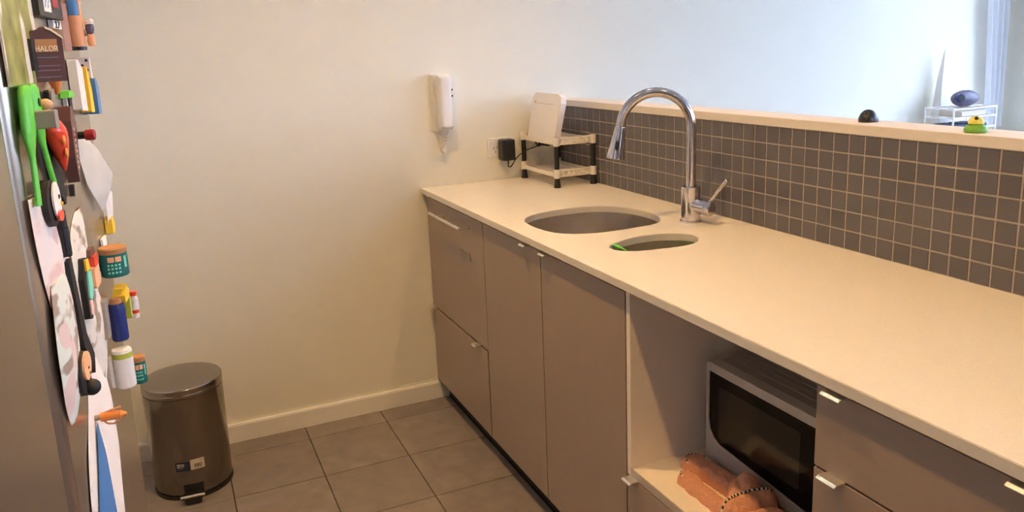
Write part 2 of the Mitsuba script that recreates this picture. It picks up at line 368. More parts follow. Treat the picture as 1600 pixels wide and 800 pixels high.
# sink cabinet
tag('sink_cabinet', 'grey two door cabinet under the sink', 'cabinet')
put('sink_cabinet__body', [box(XD + DT + 0.014, 0.58, -1.490, -1.474, 0.09, 0.876), box(XD + DT + 0.014, 0.58, -0.624, -0.608, 0.09, 0.876), box(XD + DT + 0.014, 0.58, -1.474, -0.624, 0.09, 0.106),
                           box(0.566, 0.58, -1.474, -0.624, 0.106, 0.876)], 'carcass_dark')
front('sink_cabinet__door', -0.602, -1.041, ZB, ZT); tab('sink_cabinet__door', -0.944, ZT)
front('sink_cabinet__door_001', -1.041, -1.490, ZB, ZT); tab('sink_cabinet__door_001', -1.072, ZT)
# open niche with a drawer underneath
tag('open_cabinet', 'open cream lined niche holding the microwave with drawer below', 'cabinet')
NY0, NY1 = -1.4925, -2.081
put('open_cabinet__side_panel', box(XD + 0.001, 0.58, -1.5085, -1.4925, 0.404, 0.878, 0.0006), 'melamine')
put('open_cabinet__side_panel_001', box(XD + DT + 0.014, 0.58, NY1 - 0.0005, NY1 + 0.016, 0.404, 0.878, 0.0006), 'melamine')
put('open_cabinet__back_panel', box(0.562, 0.58, NY1 + 0.016, -1.5085, 0.424, 0.878), 'melamine')
put('open_cabinet__shelf', box(XD + 0.004, 0.58, NY1 + 0.016, -1.5085, 0.407, 0.424, 0.0006), 'melamine')
put('open_cabinet__shelf_edge', box(XD + 0.001, XD + 0.004, NY1 + 0.001, -1.4925, 0.404, 0.4245), 'laminate_edge', label='grey front edge strip')
put('open_cabinet__body', box(XD + DT + 0.014, 0.58, NY1 + 0.001, -1.4935, 0.09, 0.404), 'carcass_dark')
front('open_cabinet__drawer', -1.491, -2.081, ZB, 0.403); tab('open_cabinet__drawer', -1.505, 0.403); tab('open_cabinet__drawer', -2.02, 0.403, 1)
# drawer unit
tag('drawer_unit', 'grey drawer unit beside the microwave niche with aluminium tab pulls', 'cabinet')
put('drawer_unit__body', box(XD + DT + 0.014, 0.58, -2.53, -2.084, 0.09, 0.876), 'carcass_dark')
for i, (z0, z1) in enumerate(((0.720, ZT), (0.405, 0.720), (ZB, 0.405))):
    key = 'drawer_unit__drawer' + ('_%03d' % i if i else '')
    front(key, -2.081, -2.53, z0, z1); tab(key, -2.112, z1, 0, 0.040); tab(key, -2.42, z1, 1, 0.040)
tag('drawer_unit_001', 'nearest drawer unit at the near end of the bench', 'cabinet')
put('drawer_unit_001__body', box(XD + DT + 0.014, 0.58, -3.37, -2.535, 0.09, 0.876), 'carcass_dark')
for i, (z0, z1) in enumerate(((0.720, ZT), (0.405, 0.720), (ZB, 0.405))):
    key = 'drawer_unit_001__drawer' + ('_%03d' % i if i else '')
    front(key, -2.53, -3.375, z0, z1); tab(key, -2.60, z1, 0, 0.040)

# ------------------------------------------------------------------ microwave
tag('microwave', 'silver microwave oven with black glass door in the open niche', 'microwave')
MX, MY0, MY1, MZ0, MZ1 = 0.205, -1.556, -2.020, 0.438, 0.683
put('microwave__case', box(MX + 0.030, 0.53, MY1 + 0.003, MY0 - 0.003, MZ0 + 0.002, MZ1 - 0.003, 0.006), 'oven_case')
ridges = [box(MX + 0.06 + i * 0.022, MX + 0.068 + i * 0.022, MY1 + 0.02, MY0 - 0.02, MZ1 - 0.0035, MZ1 - 0.0015, 0.0006) for i in range(18)]
put('microwave__top_ridge', ridges, 'oven_case', kind='stuff', label='fine pressed ridges across the top')
fpoly = rrect(-MY0, -MY1, MZ0, MZ1, 0.012)
# door face in (-y, z): glass with a rounded lower corner on the left
gl = Polygon([(-MY0 + 0.010, MZ1 - 0.022), (1.908, MZ1 - 0.022), (1.908, MZ0 + 0.024), (-MY0 + 0.052, MZ0 + 0.048), (-MY0 + 0.030, MZ0 + 0.058), (-MY0 + 0.016, MZ0 + 0.075), (-MY0 + 0.010, MZ0 + 0.098)])
gl = gl.buffer(-0.002).buffer(0.002)
FM = frame((MX, 0, 0), (0, -1, 0), (0, 0, 1), (-1, 0, 0))
m = extr(fpoly.difference(gl).intersection(sbox(-MY0 - 1, 0, 1.9115, 2)), -0.030, 0.0); m.apply_transform(FM)
put('microwave__door', m, 'silver_plastic', label='silver door frame')
m = extr(gl, -0.028, -0.0025); m.apply_transform(FM); put('microwave__door__glass', m, 'oven_glass', label='black glass')
wn = rrect(1.600, 1.862, 0.500, 0.632, 0.008); m = extr(wn, -0.004, -0.0020); m.apply_transform(FM)
put('microwave__door__window', m, 'oven_window', label='see-through window screen')
m = extr(fpoly.intersection(sbox(1.9135, 0, 3, 2)), -0.030, 0.0); m.apply_transform(FM); put('microwave__control_panel', m, 'silver_plastic')
put('microwave__control_panel__dial', [rod((MX + 0.001, -1.966, 0.60), (MX - 0.014, -1.966, 0.60), 0.02, 0.018, 24, 0.001), rod((MX + 0.001, -1.966, 0.51), (MX - 0.014, -1.966, 0.51), 0.02, 0.018, 24, 0.001)], 'oven_case', smooth=30)
for i, (x, y) in enumerate(((MX + 0.06, MY0 - 0.04), (MX + 0.06, MY1 + 0.04), (0.49, MY0 - 0.04), (0.49, MY1 + 0.04))):
    put('microwave__foot' + ('_%03d' % i if i else ''), rod((x, y, 0.424), (x, y, MZ0 + 0.004), 0.012, n=16), 'black_rubber', smooth=30)

# ------------------------------------------------------------------ towel on the shelf
tag('towel', 'salmon pink terry hand towel with black and white stitched hem, crumpled before the microwave', 'towel')


Z0 = 0.4243


def capsule(X, Y, a, b, r, h, p=3.0):
    a, b = np.array(a), np.array(b); d = b - a
    t = np.clip(((X - a[0]) * d[0] + (Y - a[1]) * d[1]) / (d @ d), 0, 1)
    q_ = np.hypot(X - a[0] - t * d[0], Y - a[1] - t * d[1]) / r
    return h * np.clip(1 - q_ ** p, 0, 1) ** (1 / 2.0)


def towel_height(X, Y):
    pt = np.stack([X, Y, X * 0], -1)
    wx, wy = X + 0.010 * (meshkit.noise(pt * 45, 3) - .5), Y + 0.010 * (meshkit.noise(pt * 45, 4) - .5)
    H = [capsule(wx, wy, (0.156, -1.580), (0.170, -1.75), 0.028, 0.032, 3.5), capsule(wx, wy, (0.101, -1.622), (0.094, -1.77), 0.0205, 0.026, 3.5),
         capsule(wx, wy, (0.172, -1.745), (0.150, -1.775), 0.030, 0.066, 2.4), capsule(wx, wy, (0.150, -1.735), (0.115, -1.785), 0.020, 0.052, 2.2),
         capsule(wx, wy, (0.165, -1.800), (0.090, -1.800), 0.036, 0.056, 2.6), capsule(wx, wy, (0.100, -1.790), (0.062, -1.795), 0.026, 0.024, 3),
         capsule(wx, wy, (0.150, -1.865), (0.085, -1.850), 0.040, 0.048, 2.6), capsule(wx, wy, (0.140, -1.92), (0.11, -1.91), 0.035, 0.03, 3)]
    h = np.max(H, 0)
    env = np.clip(h / 0.03, 0, 1)
    return h + env * (0.007 * (meshkit.fbm(pt * 60, 3, 5) - .5) + 0.0022 * (meshkit.noise(pt * 330, 6) - .5))


gx, gy = np.meshgrid(np.arange(0.03, 0.2025, 0.0016), np.arange(-1.96, -1.53, 0.0016), indexing='ij')
gh = towel_height(gx, gy)
gi = np.arange(gx.size).reshape(gx.shape)
quad = np.stack([gi[:-1, :-1], gi[1:, :-1], gi[1:, 1:], gi[:-1, 1:]], -1).reshape(-1, 4)
quad = quad[(gh.ravel()[quad] > 0.0005).any(1)]
tv = np.c_[gx.ravel(), gy.ravel(), Z0 + np.maximum(gh.ravel(), 0.0003)]
bv = tv.copy(); bv[:, 2] = Z0
tf = np.vstack([quad[:, [0, 1, 2]], quad[:, [0, 2, 3]]])
tw = trimesh.Trimesh(np.vstack([tv, bv]), np.vstack([tf, tf[:, ::-1] + len(tv)]), process=False); tw.remove_unreferenced_vertices()
put('towel__cloth', tw, 'terry_cloth', smooth=50)


def stitches(path, n, r=0.0021):
    p = np.asarray(path, float); tt = np.linspace(0, 1, len(p)); s = np.linspace(0, 1, n + 1)
    c = np.stack([PchipInterpolator(tt, p[:, i])(s) for i in range(3)], -1)
    bl, wh = [], []
    for i in range(n):
        (bl if i % 2 == 0 else wh).append(rod(c[i], c[i + 1], r, n=7))
    return bl, wh


def on_towel(xy, n=14, up=0.0012):
    xy = np.array(xy, float); tt = np.linspace(0, 1, len(xy)); s = np.linspace(0, 1, n)
    x, y = (PchipInterpolator(tt, xy[:, i])(s) for i in (0, 1))
    z = np.convolve(np.pad(towel_height(x, y), 1, mode='edge'), [.25, .5, .25], 'valid')
    return np.c_[x, y, Z0 + np.maximum(z, 0.002) + up]


B1, W1 = stitches(on_towel([(0.180, -1.585), (0.176, -1.568), (0.158, -1.560), (0.140, -1.566), (0.132, -1.585)]), 18, 0.0017)
B3, W3 = stitches(on_towel([(0.116, -1.618), (0.103, -1.608), (0.089, -1.613), (0.085, -1.628)]), 12, 0.0017)
B2, W2 = stitches(on_towel([(0.192, -1.800), (0.165, -1.797), (0.135, -1.790), (0.105, -1.790), (0.080, -1.795), (0.058, -1.797), (0.036, -1.800)], 20, 0.0016), 34, 0.0024)
B1, W1 = B1 + B3, W1 + W3
put('towel__hem_stitching', B1 + B2, 'stitch_black', label='black blanket stitching along the hem', kind='stuff')
put('towel__hem_thread', W1 + W2, 'stitch_white', label='white thread between the black stitches', kind='stuff')

# ------------------------------------------------------------------ tap
tag('tap', 'chrome gooseneck pull-down kitchen tap standing behind the sink bowls', 'tap')
FX, FY = 0.502, -1.089
put('tap__base', lathe([(0, 0), (0.0315, 0), (0.0315, 0.005), (0.029, 0.006), (0.0285, 0.007), (0.0285, 0.106), (0.0275, 0.1075), (0, 0.1075)], 48, (FX, FY, 0.9)), 'chrome', smooth=30)
A = 2.62; RB = 0.1025; ZC = 1.186
dh = np.array([math.cos(A), math.sin(A), 0.0])
path = [(FX, FY, z) for z in np.linspace(1.0, ZC, 8)[:-1]]
for t in np.linspace(0, math.radians(171), 36):
    path.append(tuple(np.array([FX, FY, ZC]) + dh * RB * (1 - math.cos(t)) + np.array([0, 0, RB * math.sin(t)])))
path = np.array(path)
tang = path[-1] - path[-2]; tang /= np.linalg.norm(tang)
path = np.vstack([path, path[-1] + tang * 0.012])
put('tap__neck', tube(path, 0.0143, 24), 'chrome', smooth=40)
hp = path[-1]
hd = np.array([dh[0] * 0.17, dh[1] * 0.17, -1.0]); hd /= np.linalg.norm(hd)
put('tap__spray_head', along(lathe([(0, -0.001), (0.0150, -0.001), (0.0158, 0.001), (0.0164, 0.012), (0.0215, 0.050), (0.0275, 0.090), (0.0275, 0.094), (0.025, 0.0955), (0.0, 0.0945)], 40), hp, hd), 'chrome', smooth=25)
side = np.cross(hd, [0, 0, 1.0]); side = np.array([-0.55, -0.83, 0.0]); side -= hd * np.dot(side, hd); side /= np.linalg.norm(side)
bt = trimesh.creation.icosphere(2, 1.0); bt.apply_scale((0.004, 0.006, 0.018)); Mx = frame(hp + hd * 0.055 + side * 0.0215, side, np.cross(-hd, side), -hd); bt.apply_transform(Mx)
put('tap__spray_head__button', bt, 'black_plastic', smooth=True)
vd = np.array([0.24, -0.965, -0.10])                       # the lever's cartridge housing points along the bench, towards the viewer
b0 = np.array([FX, FY, 0.955])
put('tap__valve_body', along(lathe([(0, 0.0), (0.0215, 0.0), (0.0215, 0.058), (0.0205, 0.0595), (0.0205, 0.0605), (0.0215, 0.062), (0.0215, 0.076), (0.019, 0.079), (0, 0.079)], 40), b0, vd), 'chrome', smooth=25)
l0 = np.array([0.521, -1.154, 0.969]); l1 = np.array([0.534, -1.216, 1.041])
put('tap__lever', rod(l0, l1, 0.0052, 0.0058, 20, 0.0012), 'chrome', smooth=30)
# green scrubber in the small bowl
tag('scrubber', 'bright green plastic scrubber handle poking up in the small sink bowl', 'scrubber')
sp = [(0.29, -1.240, 0.768), (0.25, -1.238, 0.805), (0.210, -1.228, 0.858), (0.182, -1.216, 0.888), (0.160, -1.214, 0.898)]
tt = np.linspace(0, 1, 5); s = np.linspace(0, 1, 24); c = np.stack([PchipInterpolator(tt, np.array(sp)[:, i])(s) for i in range(3)], -1)
wdt = np.interp(s, [0, .3, .7, .9, 1], [.008, .010, .017, .021, .010])
rings = []
for i in range(24):
    t = np.gradient(c, axis=0)[i]; t /= np.linalg.norm(t); a = np.array([0.25, 1.0, 0.0]); a -= t * a.dot(t); a /= np.linalg.norm(a); b = np.cross(t, a)
    an = np.arange(16) * np.pi / 8
    rings.append(c[i] + wdt[i] * np.cos(an)[:, None] * a + 0.0035 * np.sin(an)[:, None] * b)
put('scrubber__handle', loft(rings, True, True), 'c_green', smooth=50)
put('scrubber__head', rod((0.285, -1.236, 0.7535), (0.285, -1.236, 0.772), 0.026, 0.022, 24, 0.003), 'c_white', smooth=30)

# ------------------------------------------------------------------ two tier rack
tag('storage_rack', 'small two tier white plastic rack with black legs on the bench corner', 'rack')
RX0, RX1, RY0, RY1 = 0.447, 0.606, -0.324, -0.026
corners = [(RX0, RY0), (RX1, RY0), (RX1, RY1), (RX0, RY1)]
for i, (x, y) in enumerate(corners):
    sfx = '_%03d' % i if i else ''
    put('storage_rack__leg' + sfx, lathe([(0, 0.0), (0.0135, 0.0), (0.0135, 0.003), (0.0115, 0.020), (0.0098, 0.026), (0.0098, 0.182), (0, 0.182)], 20, (x, y, 0.9)), 'black_plastic', smooth=30)


def tray(key, z):
    """Basket tray: floor grid, low bowed long sides, higher slotted ends, corner sockets. z = underside of the rim band."""
    x0, x1, y0, y1 = RX0, RX1, RY0, RY1
    put(key, [box(x0, x1, yy - 0.0015, yy + 0.0015, z - 0.004, z - 0.001) for yy in np.linspace(y0 + 0.012, y1 - 0.012, 22)] +
             [box(xx - 0.0015, xx + 0.0015, y0 + 0.004, y1 - 0.004, z - 0.0042, z - 0.0012) for xx in np.linspace(x0 + 0.012, x1 - 0.012, 11)], 'cream_plastic')
    for i, xx in enumerate((x0 - 0.004, x1 + 0.001)):
        n = 24; ys = np.linspace(y0, y1, n); u = np.linspace(-1, 1, n)
        bow = -0.006 * (1 - u ** 4) * (1 if i == 0 else -1); hi = z + 0.016 - 0.006 * (1 - u ** 6); lo = z - 0.006 + 0 * u
        ring = [np.array([(xx + b, y, l), (xx + b + 0.003, y, l), (xx + b + 0.003, y, h), (xx + b, y, h)]) for y, b, l, h in zip(ys, bow, lo, hi)]
        put(key + '__side' + ('_%03d' % i if i else ''), loft(ring, True, True), 'cream_plastic')
    for i, yy in enumerate((y0, y1)):
        d = -1 if i == 0 else 1
        parts = []
        n = 15; xs = np.linspace(x0, x1, n); u = np.linspace(-1, 1, n); bow = d * 0.010 * (1 - u ** 2)
        for zz0, zz1 in ((z - 0.006, z - 0.002), (z + 0.017, z + 0.023)):
            parts.append(loft([np.array([(x, yy + b, zz0), (x, yy + b + 0.003 * d, zz0), (x, yy + b + 0.003 * d, zz1), (x, yy + b, zz1)]) for x, b in zip(xs, bow)], True, True))
        for a in range(0, n, 2):
            x = xs[a]; b = bow[a]
            parts.append(box(x - 0.003, x + 0.003, yy + b, yy + b + 0.0026 * d, z - 0.001, z + 0.018))
        put(key + '__slotted_end' + ('_%03d' % i if i else ''), parts, 'cream_plastic')
    for i, (x, y) in enumerate(corners):
        put(key + '__socket' + ('_%03d' % i if i else ''), lathe([(0.0099, -0.010), (0.0128, -0.010), (0.0134, 0.022), (0.0124, 0.024), (0.0099, 0.024)], 20, (x, y, z)), 'cream_plastic', smooth=30)


tray('storage_rack__tray', 0.947); tray('storage_rack__tray_001', 1.070)

# ------------------------------------------------------------------ router
tag('router', 'slim white wireless router leaning upright on the rack', 'router')
lean = math.atan2(0.033, 0.178); el = np.array([math.sin(lean), 0, math.cos(lean)])
RM = frame((0.461, -0.158, 1.0702), (0, -1, 0), el, np.cross([0, -1, 0], el))
rp = Polygon([(-0.118, 0.003), (-0.115, 0.0), (0.108, 0.0), (0.111, 0.003), (0.126, 0.150), (0.120, 0.172), (0.100, 0.182), (-0.098, 0.182), (-0.116, 0.168), (-0.120, 0.150)]).buffer(0.004, quad_segs=6)
m = extr(rp.buffer(-0.002), -0.0265, 0.0); m.apply_transform(RM)
m2 = extr(rp, -0.023, -0.002); m2.apply_transform(RM)
put('router__case', [m, m2], 'router_white')
m = extr(shapely.geometry.Point(-0.088, 0.148).buffer(0.006), -0.0005, 0.0006); m.apply_transform(RM); put('router__mark', m, 'c_orange_soft', label='small round logo mark')
m = extr(sbox(-0.075, 0.1425, 0.075, 0.1435), -0.0005, 0.0005); m.apply_transform(RM); put('router__line', m, 'c_grey', label='thin engraved line')
vents = [extr(sbox(-0.0002 + 0, 0.02 + i * 0.02, 0.010, 0.03 + i * 0.02 - 0.006), 0, 0.001) for i in range(6)]
VM = frame(np.array(RM[:3, 3]) + RM[:3, 0] * 0.1165 - RM[:3, 2] * 0.018, RM[:3, 2], RM[:3, 1], RM[:3, 0])
for v in vents:
    v.apply_transform(VM)

# ------------------------------------------------------------------ power point, adapter, cables
tag('power_outlet', 'white double power point on the back wall above the bench', 'power outlet')
OX0, OX1, OZ0, OZ1 = 0.292, 0.408, 0.999, 1.073
m = extr(rrect(OX0, OX1, OZ0, OZ1, 0.004), 0, 0.008); m.apply_transform(frame((0, -0.0005, 0), (1, 0, 0), (0, 0, 1), (0, -1, 0)))
put('power_outlet__plate', m, 'outlet_white')
for i, x in enumerate((0.308, 0.392)):
    put('power_outlet__switch' + ('_%03d' % i if i else ''), box(x - 0.006, x + 0.006, -0.0115, -0.006, 1.048, 1.063, 0.0012), 'paint_white')
sl = []
for dx, dz, rot_ in ((-0.007, 0.008, 30), (0.007, 0.008, -30), (0.0, -0.008, 0)):
    s_ = box(-0.0011, 0.0011, -0.0092, -0.008, -0.004, 0.004); s_.apply_transform(trimesh.transformations.rotation_matrix(math.radians(rot_), [0, 1, 0])); s_.apply_translation((0.327 + dx, 0, 1.026 + dz)); sl.append(s_)
put('power_outlet__socket', sl, 'black_plastic', label='socket slots')
tag('power_adapter', 'black plug-in power adapter in the right hand socket of the power point', 'power adapter')
put('power_adapter__body', box(0.337, 0.395, -0.060, -0.0095, 0.983, 1.069, 0.005), 'black_plastic')
put('power_adapter__plug', box(0.347, 0.385, -0.0098, -0.0082, 1.01, 1.05), 'black_rubber')
put('power_adapter__strain_relief', rod((0.366, -0.045, 0.984), (0.366, -0.045, 0.968), 0.0045, 0.003, 14), 'black_rubber', smooth=30)
cab = [(0.366, -0.045, 0.970), (0.366, -0.044, 0.958), (0.378, -0.040, 0.955), (0.41, -0.045, 0.995), (0.45, -0.055, 1.02), (0.49, -0.08, 1.035), (0.520, -0.10, 1.04)]
tt = np.linspace(0, 1, len(cab)); s = np.linspace(0, 1, 60)
put('power_adapter__cable', tube(np.stack([PchipInterpolator(tt, np.array(cab)[:, i])(s) for i in range(3)], -1), 0.0022, 8), 'black_rubber', smooth=50)
tag('data_cable', 'coil of thin black cable bunched under the router on the rack', 'cable')
loops = []
for i in range(90):
    a = i / 90 * 2 * np.pi * 4
    loops.append((0.505 + 0.020 * math.cos(a) + 0.012 * math.sin(a * .37), -0.085 + 0.034 * math.sin(a) + .012 * math.cos(a * .6), 1.046 + 0.008 * math.sin(a * 1.7)))
loops.append((0.49, -0.13, 1.057)); loops.append((0.492, -0.16, 1.066))
put('data_cable', tube(loops, 0.0022, 8), 'black_rubber', smooth=50)

# ------------------------------------------------------------------ intercom handset
tag('intercom', 'white wall intercom with handset and coiled cord on the back wall', 'intercom phone')
IX = frame((0, 0, 0), (1, 0, 0), (0, 0, 1), (0, -1, 0))
m = extr(rrect(0.066, 0.148, 1.122, 1.345, 0.006), 0, 0.026); m.apply_transform(IX); put('intercom__base', m, 'white_plastic')
m = extr(rrect(0.1315, 0.1475, 1.150, 1.335, 0.004), 0.0255, 0.030); m.apply_transform(IX); put('intercom__key_panel', m, 'paint_white')
btn = []
for z in (1.282, 1.258):
    b = trimesh.creation.cylinder(0.0040, 0.005, sections=16); b.apply_transform(IX @ trimesh.transformations.translation_matrix((0.1425, z, 0.031))); btn.append(b)
put('intercom__button', btn[0], 'black_plastic'); put('intercom__button_001', btn[1], 'black_plastic')
rings = []
for q in np.linspace(0, 1, 30):
    z = 1.130 + q * 0.213
    e = min(1.0, math.sqrt(max(0, 1 - (abs(2 * q - 1)) ** 14)) + 0.12)
    d = 0.030 + 0.012 * (abs(2 * q - 1) ** 1.5) * 0.5 + 0.020
    w = 0.0275 * (0.9 + 0.1 * e); an = np.linspace(0, 2 * np.pi, 32, endpoint=False)
    ca, sa = np.cos(an), np.sin(an)
    px = 0.1015 + w * np.sign(ca) * np.abs(ca) ** 0.55
    py = -(0.026 + d * 0.5 + 0.5 * d * e * np.sign(sa) * np.abs(sa) ** 0.6)
    rings.append(np.c_[px, py, np.full(32, z)])
put('intercom__handset', loft(rings, True, True), 'white_plastic', smooth=45, label='curved handset')
hel = []
for i in range(360):
    q = i / 359; a = q * 2 * np.pi * 26
    # hangs down from the base in a loop and returns to the handset
    ang = math.pi * q
    cx = 0.084 + 0.020 * q + 0.006 * math.sin(7 * q); cz = 1.124 - 0.095 * math.sin(ang) ** 0.9 * (1 - 0.25 * q)
    cy = -0.022 - 0.018 * q
    hel.append((cx + 0.0072 * math.cos(a), cy + 0.0072 * math.sin(a), cz + 0.003 * math.sin(a)))
put('intercom__cord', tube(hel, 0.0028, 7), 'cream_plastic', smooth=60)

# ================================================================== PEDAL BIN
tag('pedal_bin', 'brushed stainless steel pedal bin standing on the tiles by the back wall', 'bin')
BX, BY, BR = -0.957, -0.2365, 0.1252
put('pedal_bin__body', lathe([(0, 0.012), (BR - 0.004, 0.012), (BR - 0.001, 0.016), (BR + 0.0, 0.02), (BR + 0.002, 0.355), (BR + 0.0005, 0.3555), (BR + 0.0005, 0.3575), (0, 0.3575)], 96, (BX, BY, 0)), 'bin_steel', smooth=25)
put('pedal_bin__base_ring', lathe([(0, 0.0), (BR + 0.0005, 0.0), (BR + 0.002, 0.003), (BR + 0.002, 0.012), (BR, 0.0125), (0, 0.0125)], 96, (BX, BY, 0)), 'black_plastic', smooth=25)
LM = np.eye(4)
lid = lathe([(0, 0.358), (BR + 0.0015, 0.358), (BR + 0.003, 0.360), (BR + 0.003, 0.3675), (BR + 0.002, 0.3695), (BR + 0.003, 0.3715), (BR + 0.003, 0.385), (BR + 0.001, 0.388), (BR - 0.006, 0.3905), (0.06, 0.396), (0, 0.3975)], 96, (BX, BY, 0))
put('pedal_bin__lid', lid, 'bin_lid_steel', smooth=22)
PA = math.radians(-94)                                  # the pedal's direction from the bin's axis
pd = np.array([math.cos(PA), math.sin(PA), 0]); ps = np.array([-math.sin(PA), math.cos(PA), 0])


def bpatch(a0, a1, z0, z1, off, n=14, r0=None):
    an = np.linspace(a0, a1, n); r = (r0 or BR + 0.0016) + off
    v = [(BX + r * math.cos(a), BY + r * math.sin(a), z) for z in (z0, z1) for a in an]
    v += [(BX + (r - 0.0006) * math.cos(a), BY + (r - 0.0006) * math.sin(a), z) for z in (z0, z1) for a in an]
    f = []
    for i in range(n - 1):
        f += [(i, i + 1, n + i + 1), (i, n + i + 1, n + i)]
    return trimesh.Trimesh(v, f, process=False)


DG = math.pi / 180
put('pedal_bin__pedal_recess', bpatch(PA - 12 * DG, PA + 16 * DG, 0.018, 0.055, 0.0004, 16), 'black_plastic')
PM = frame((BX, BY, 0), ps, pd, (0, 0, 1))
pl = Polygon([(-0.020, BR - 0.01), (0.020, BR - 0.01), (0.037, BR + 0.036), (-0.037, BR + 0.036)])
m = extr(pl, 0.026, 0.030); m.apply_transform(trimesh.transformations.rotation_matrix(0, [1, 0, 0])); m.apply_transform(PM)
put('pedal_bin__pedal', m, 'black_plastic')
e0 = np.array([BX, BY, 0.030]) + pd * (BR + 0.036)
put('pedal_bin__pedal__bar', rod(e0 - ps * 0.038, e0 + ps * 0.038, 0.0048, n=16, c=0.001), 'aluminium', smooth=30, label='bright metal pedal edge')
put('pedal_bin__pedal__pad', [box(-0.026, 0.026, BR + 0.012, BR + 0.038, 0.004, 0.0255, 0.002)], 'black_rubber')
scene['pedal_bin__pedal__pad']['to_world'] = T(PM.tolist())
la = PA - 18.5 * DG
put('pedal_bin__sticker', bpatch(la - 2 * DG, la + 19 * DG, 0.1040, 0.1360, 0.0003), 'c_labelblue', label='dark blue product sticker')
put('pedal_bin__sticker__print', [bpatch(la + 0.5 * DG, la + 11 * DG, 0.1275, 0.1305, 0.0006, 6), bpatch(la + 0.5 * DG, la + 6 * DG, 0.1212, 0.1240, 0.0006, 5), bpatch(la + 7 * DG, la + 11 * DG, 0.1212, 0.1240, 0.0006, 5),
                                  bpatch(la + 0.5 * DG, la + 9 * DG, 0.1155, 0.1165, 0.0006, 5)], 'c_white')
lb = la + 19.5 * DG
put('pedal_bin__price_label', bpatch(lb, lb + 20 * DG, 0.1060, 0.1420, 0.0004), 'c_label', label='white label with a bar code')
bars = []
for i in range(13):
    a = lb + (5.5 + i * 0.85) * DG
    bars.append(bpatch(a, a + (0.35 + 0.3 * (i % 3 == 0)) * DG, 0.1110, 0.1260, 0.0008, 2))
bars.append(bpatch(lb + 13 * DG, lb + 17 * DG, 0.1340, 0.1355, 0.0008, 3))
put('pedal_bin__price_label__bar_code', bars, 'c_barcode', kind='stuff')

# ================================================================== FRIDGE and what hangs on it
P0 = np.array([-1.039, -2.209, 0.0]); FU = np.array([0.0954, 0.9954, 0]); FN = np.array([0.9954, -0.0954, 0])
FF = frame(P0, FU, (0, 0, 1), FN)                        # (s along the doors, z, h out of the doors)


def F(m, key=None, bsdf=None, **kw):
    m.apply_transform(FF)
    return put(key, m, bsdf, **kw) if key else m


def door(s0, s1, r=0.016, d=0.055):
    """Door section in (s, h), rounded on both upright edges."""
    p = sbox(s0, -d, s1, 0.0).buffer(-r).buffer(r, quad_segs=8)
    m = extr(p, 0.06, 1.74)                              # built with z up in (s, h)
    M = np.eye(4); M[:3, 0], M[:3, 1], M[:3, 2], M[:3, 3] = FU, FN, (0, 0, 1), P0
    m.apply_transform(M)
    return m


tag('fridge', 'grey steel side by side fridge covered with magnets and papers', 'fridge')
put('fridge__door', door(0.016, 0.398), 'fridge_steel', smooth=25)
put('fridge__door_001', door(-0.50, 0.006, 0.020), 'fridge_steel', smooth=25)
m = sbox(-0.50, -0.70, 0.395, -0.060); m = extr(m, 0.02, 1.74)
M = np.eye(4); M[:3, 0], M[:3, 1], M[:3, 2], M[:3, 3] = FU, FN, (0, 0, 1), P0
m.apply_transform(M); put('fridge__body', m, 'fridge_dark')
m = extr(sbox(-0.495, -0.62, 0.39, -0.08), 0.0, 0.02); m.apply_transform(M); put('fridge__foot_plinth', m, 'black_plastic')


def slab(key, pts, h0, h1, bsdf, r=0.0, **kw):
    p = Polygon(pts) if not hasattr(pts, 'exterior') else pts
    if r:
        p = p.buffer(-r).buffer(r, quad_segs=5)
    return F(extr(p, h0, h1), key, bsdf, **kw)


def ell(s, z, a, b, n=28):
    t = np.linspace(0, 2 * np.pi, n, endpoint=False)
    return Polygon(np.c_[s + a * np.cos(t), z + b * np.sin(t)])


def upright(key, prof, s, z, h, bsdf, n=32, smooth=30, **kw):
    """A turned upright thing: profile (r, z) about a vertical axis at (s, h)."""
    m = lathe(prof, n)
    p = P0 + FU * s + FN * h
    m.apply_translation((p[0], p[1], z))
    return put(key, m, bsdf, smooth=smooth, **kw)


def sheet(key, rows, bsdf, thick=0.0006, straight=False, **kw):
    """A curled paper: rows (z, s0, s1, h0, hm, h1) from top to bottom."""
    R = np.array(rows, float); o = np.argsort(R[:, 0]); R = R[o]
    zz = np.linspace(R[0, 0], R[-1, 0], 28)
    I = [np.interp(zz, R[:, 0], R[:, i]) if straight else PchipInterpolator(R[:, 0], R[:, i])(zz) for i in range(1, 6)]
    n = 15; q = np.linspace(0, 1, n)
    V = np.zeros((28, n, 3))
    for i in range(28):
        s0, s1, h0, hm, h1 = (x[i] for x in I)
        V[i, :, 0] = s0 + (s1 - s0) * q; V[i, :, 1] = zz[i]
        V[i, :, 2] = h0 * (1 - q) * (1 - 2 * q) + 4 * hm * q * (1 - q) + h1 * q * (2 * q - 1)
    V[..., 2] = np.maximum(V[..., 2], 0.0006)
    W = V.copy(); W[..., 2] -= thick * 0.8
    rings = [np.vstack([V[i], W[i][::-1]]) for i in range(28)]
    return F(loft(rings, True, True), key, bsdf, smooth=40, **kw)


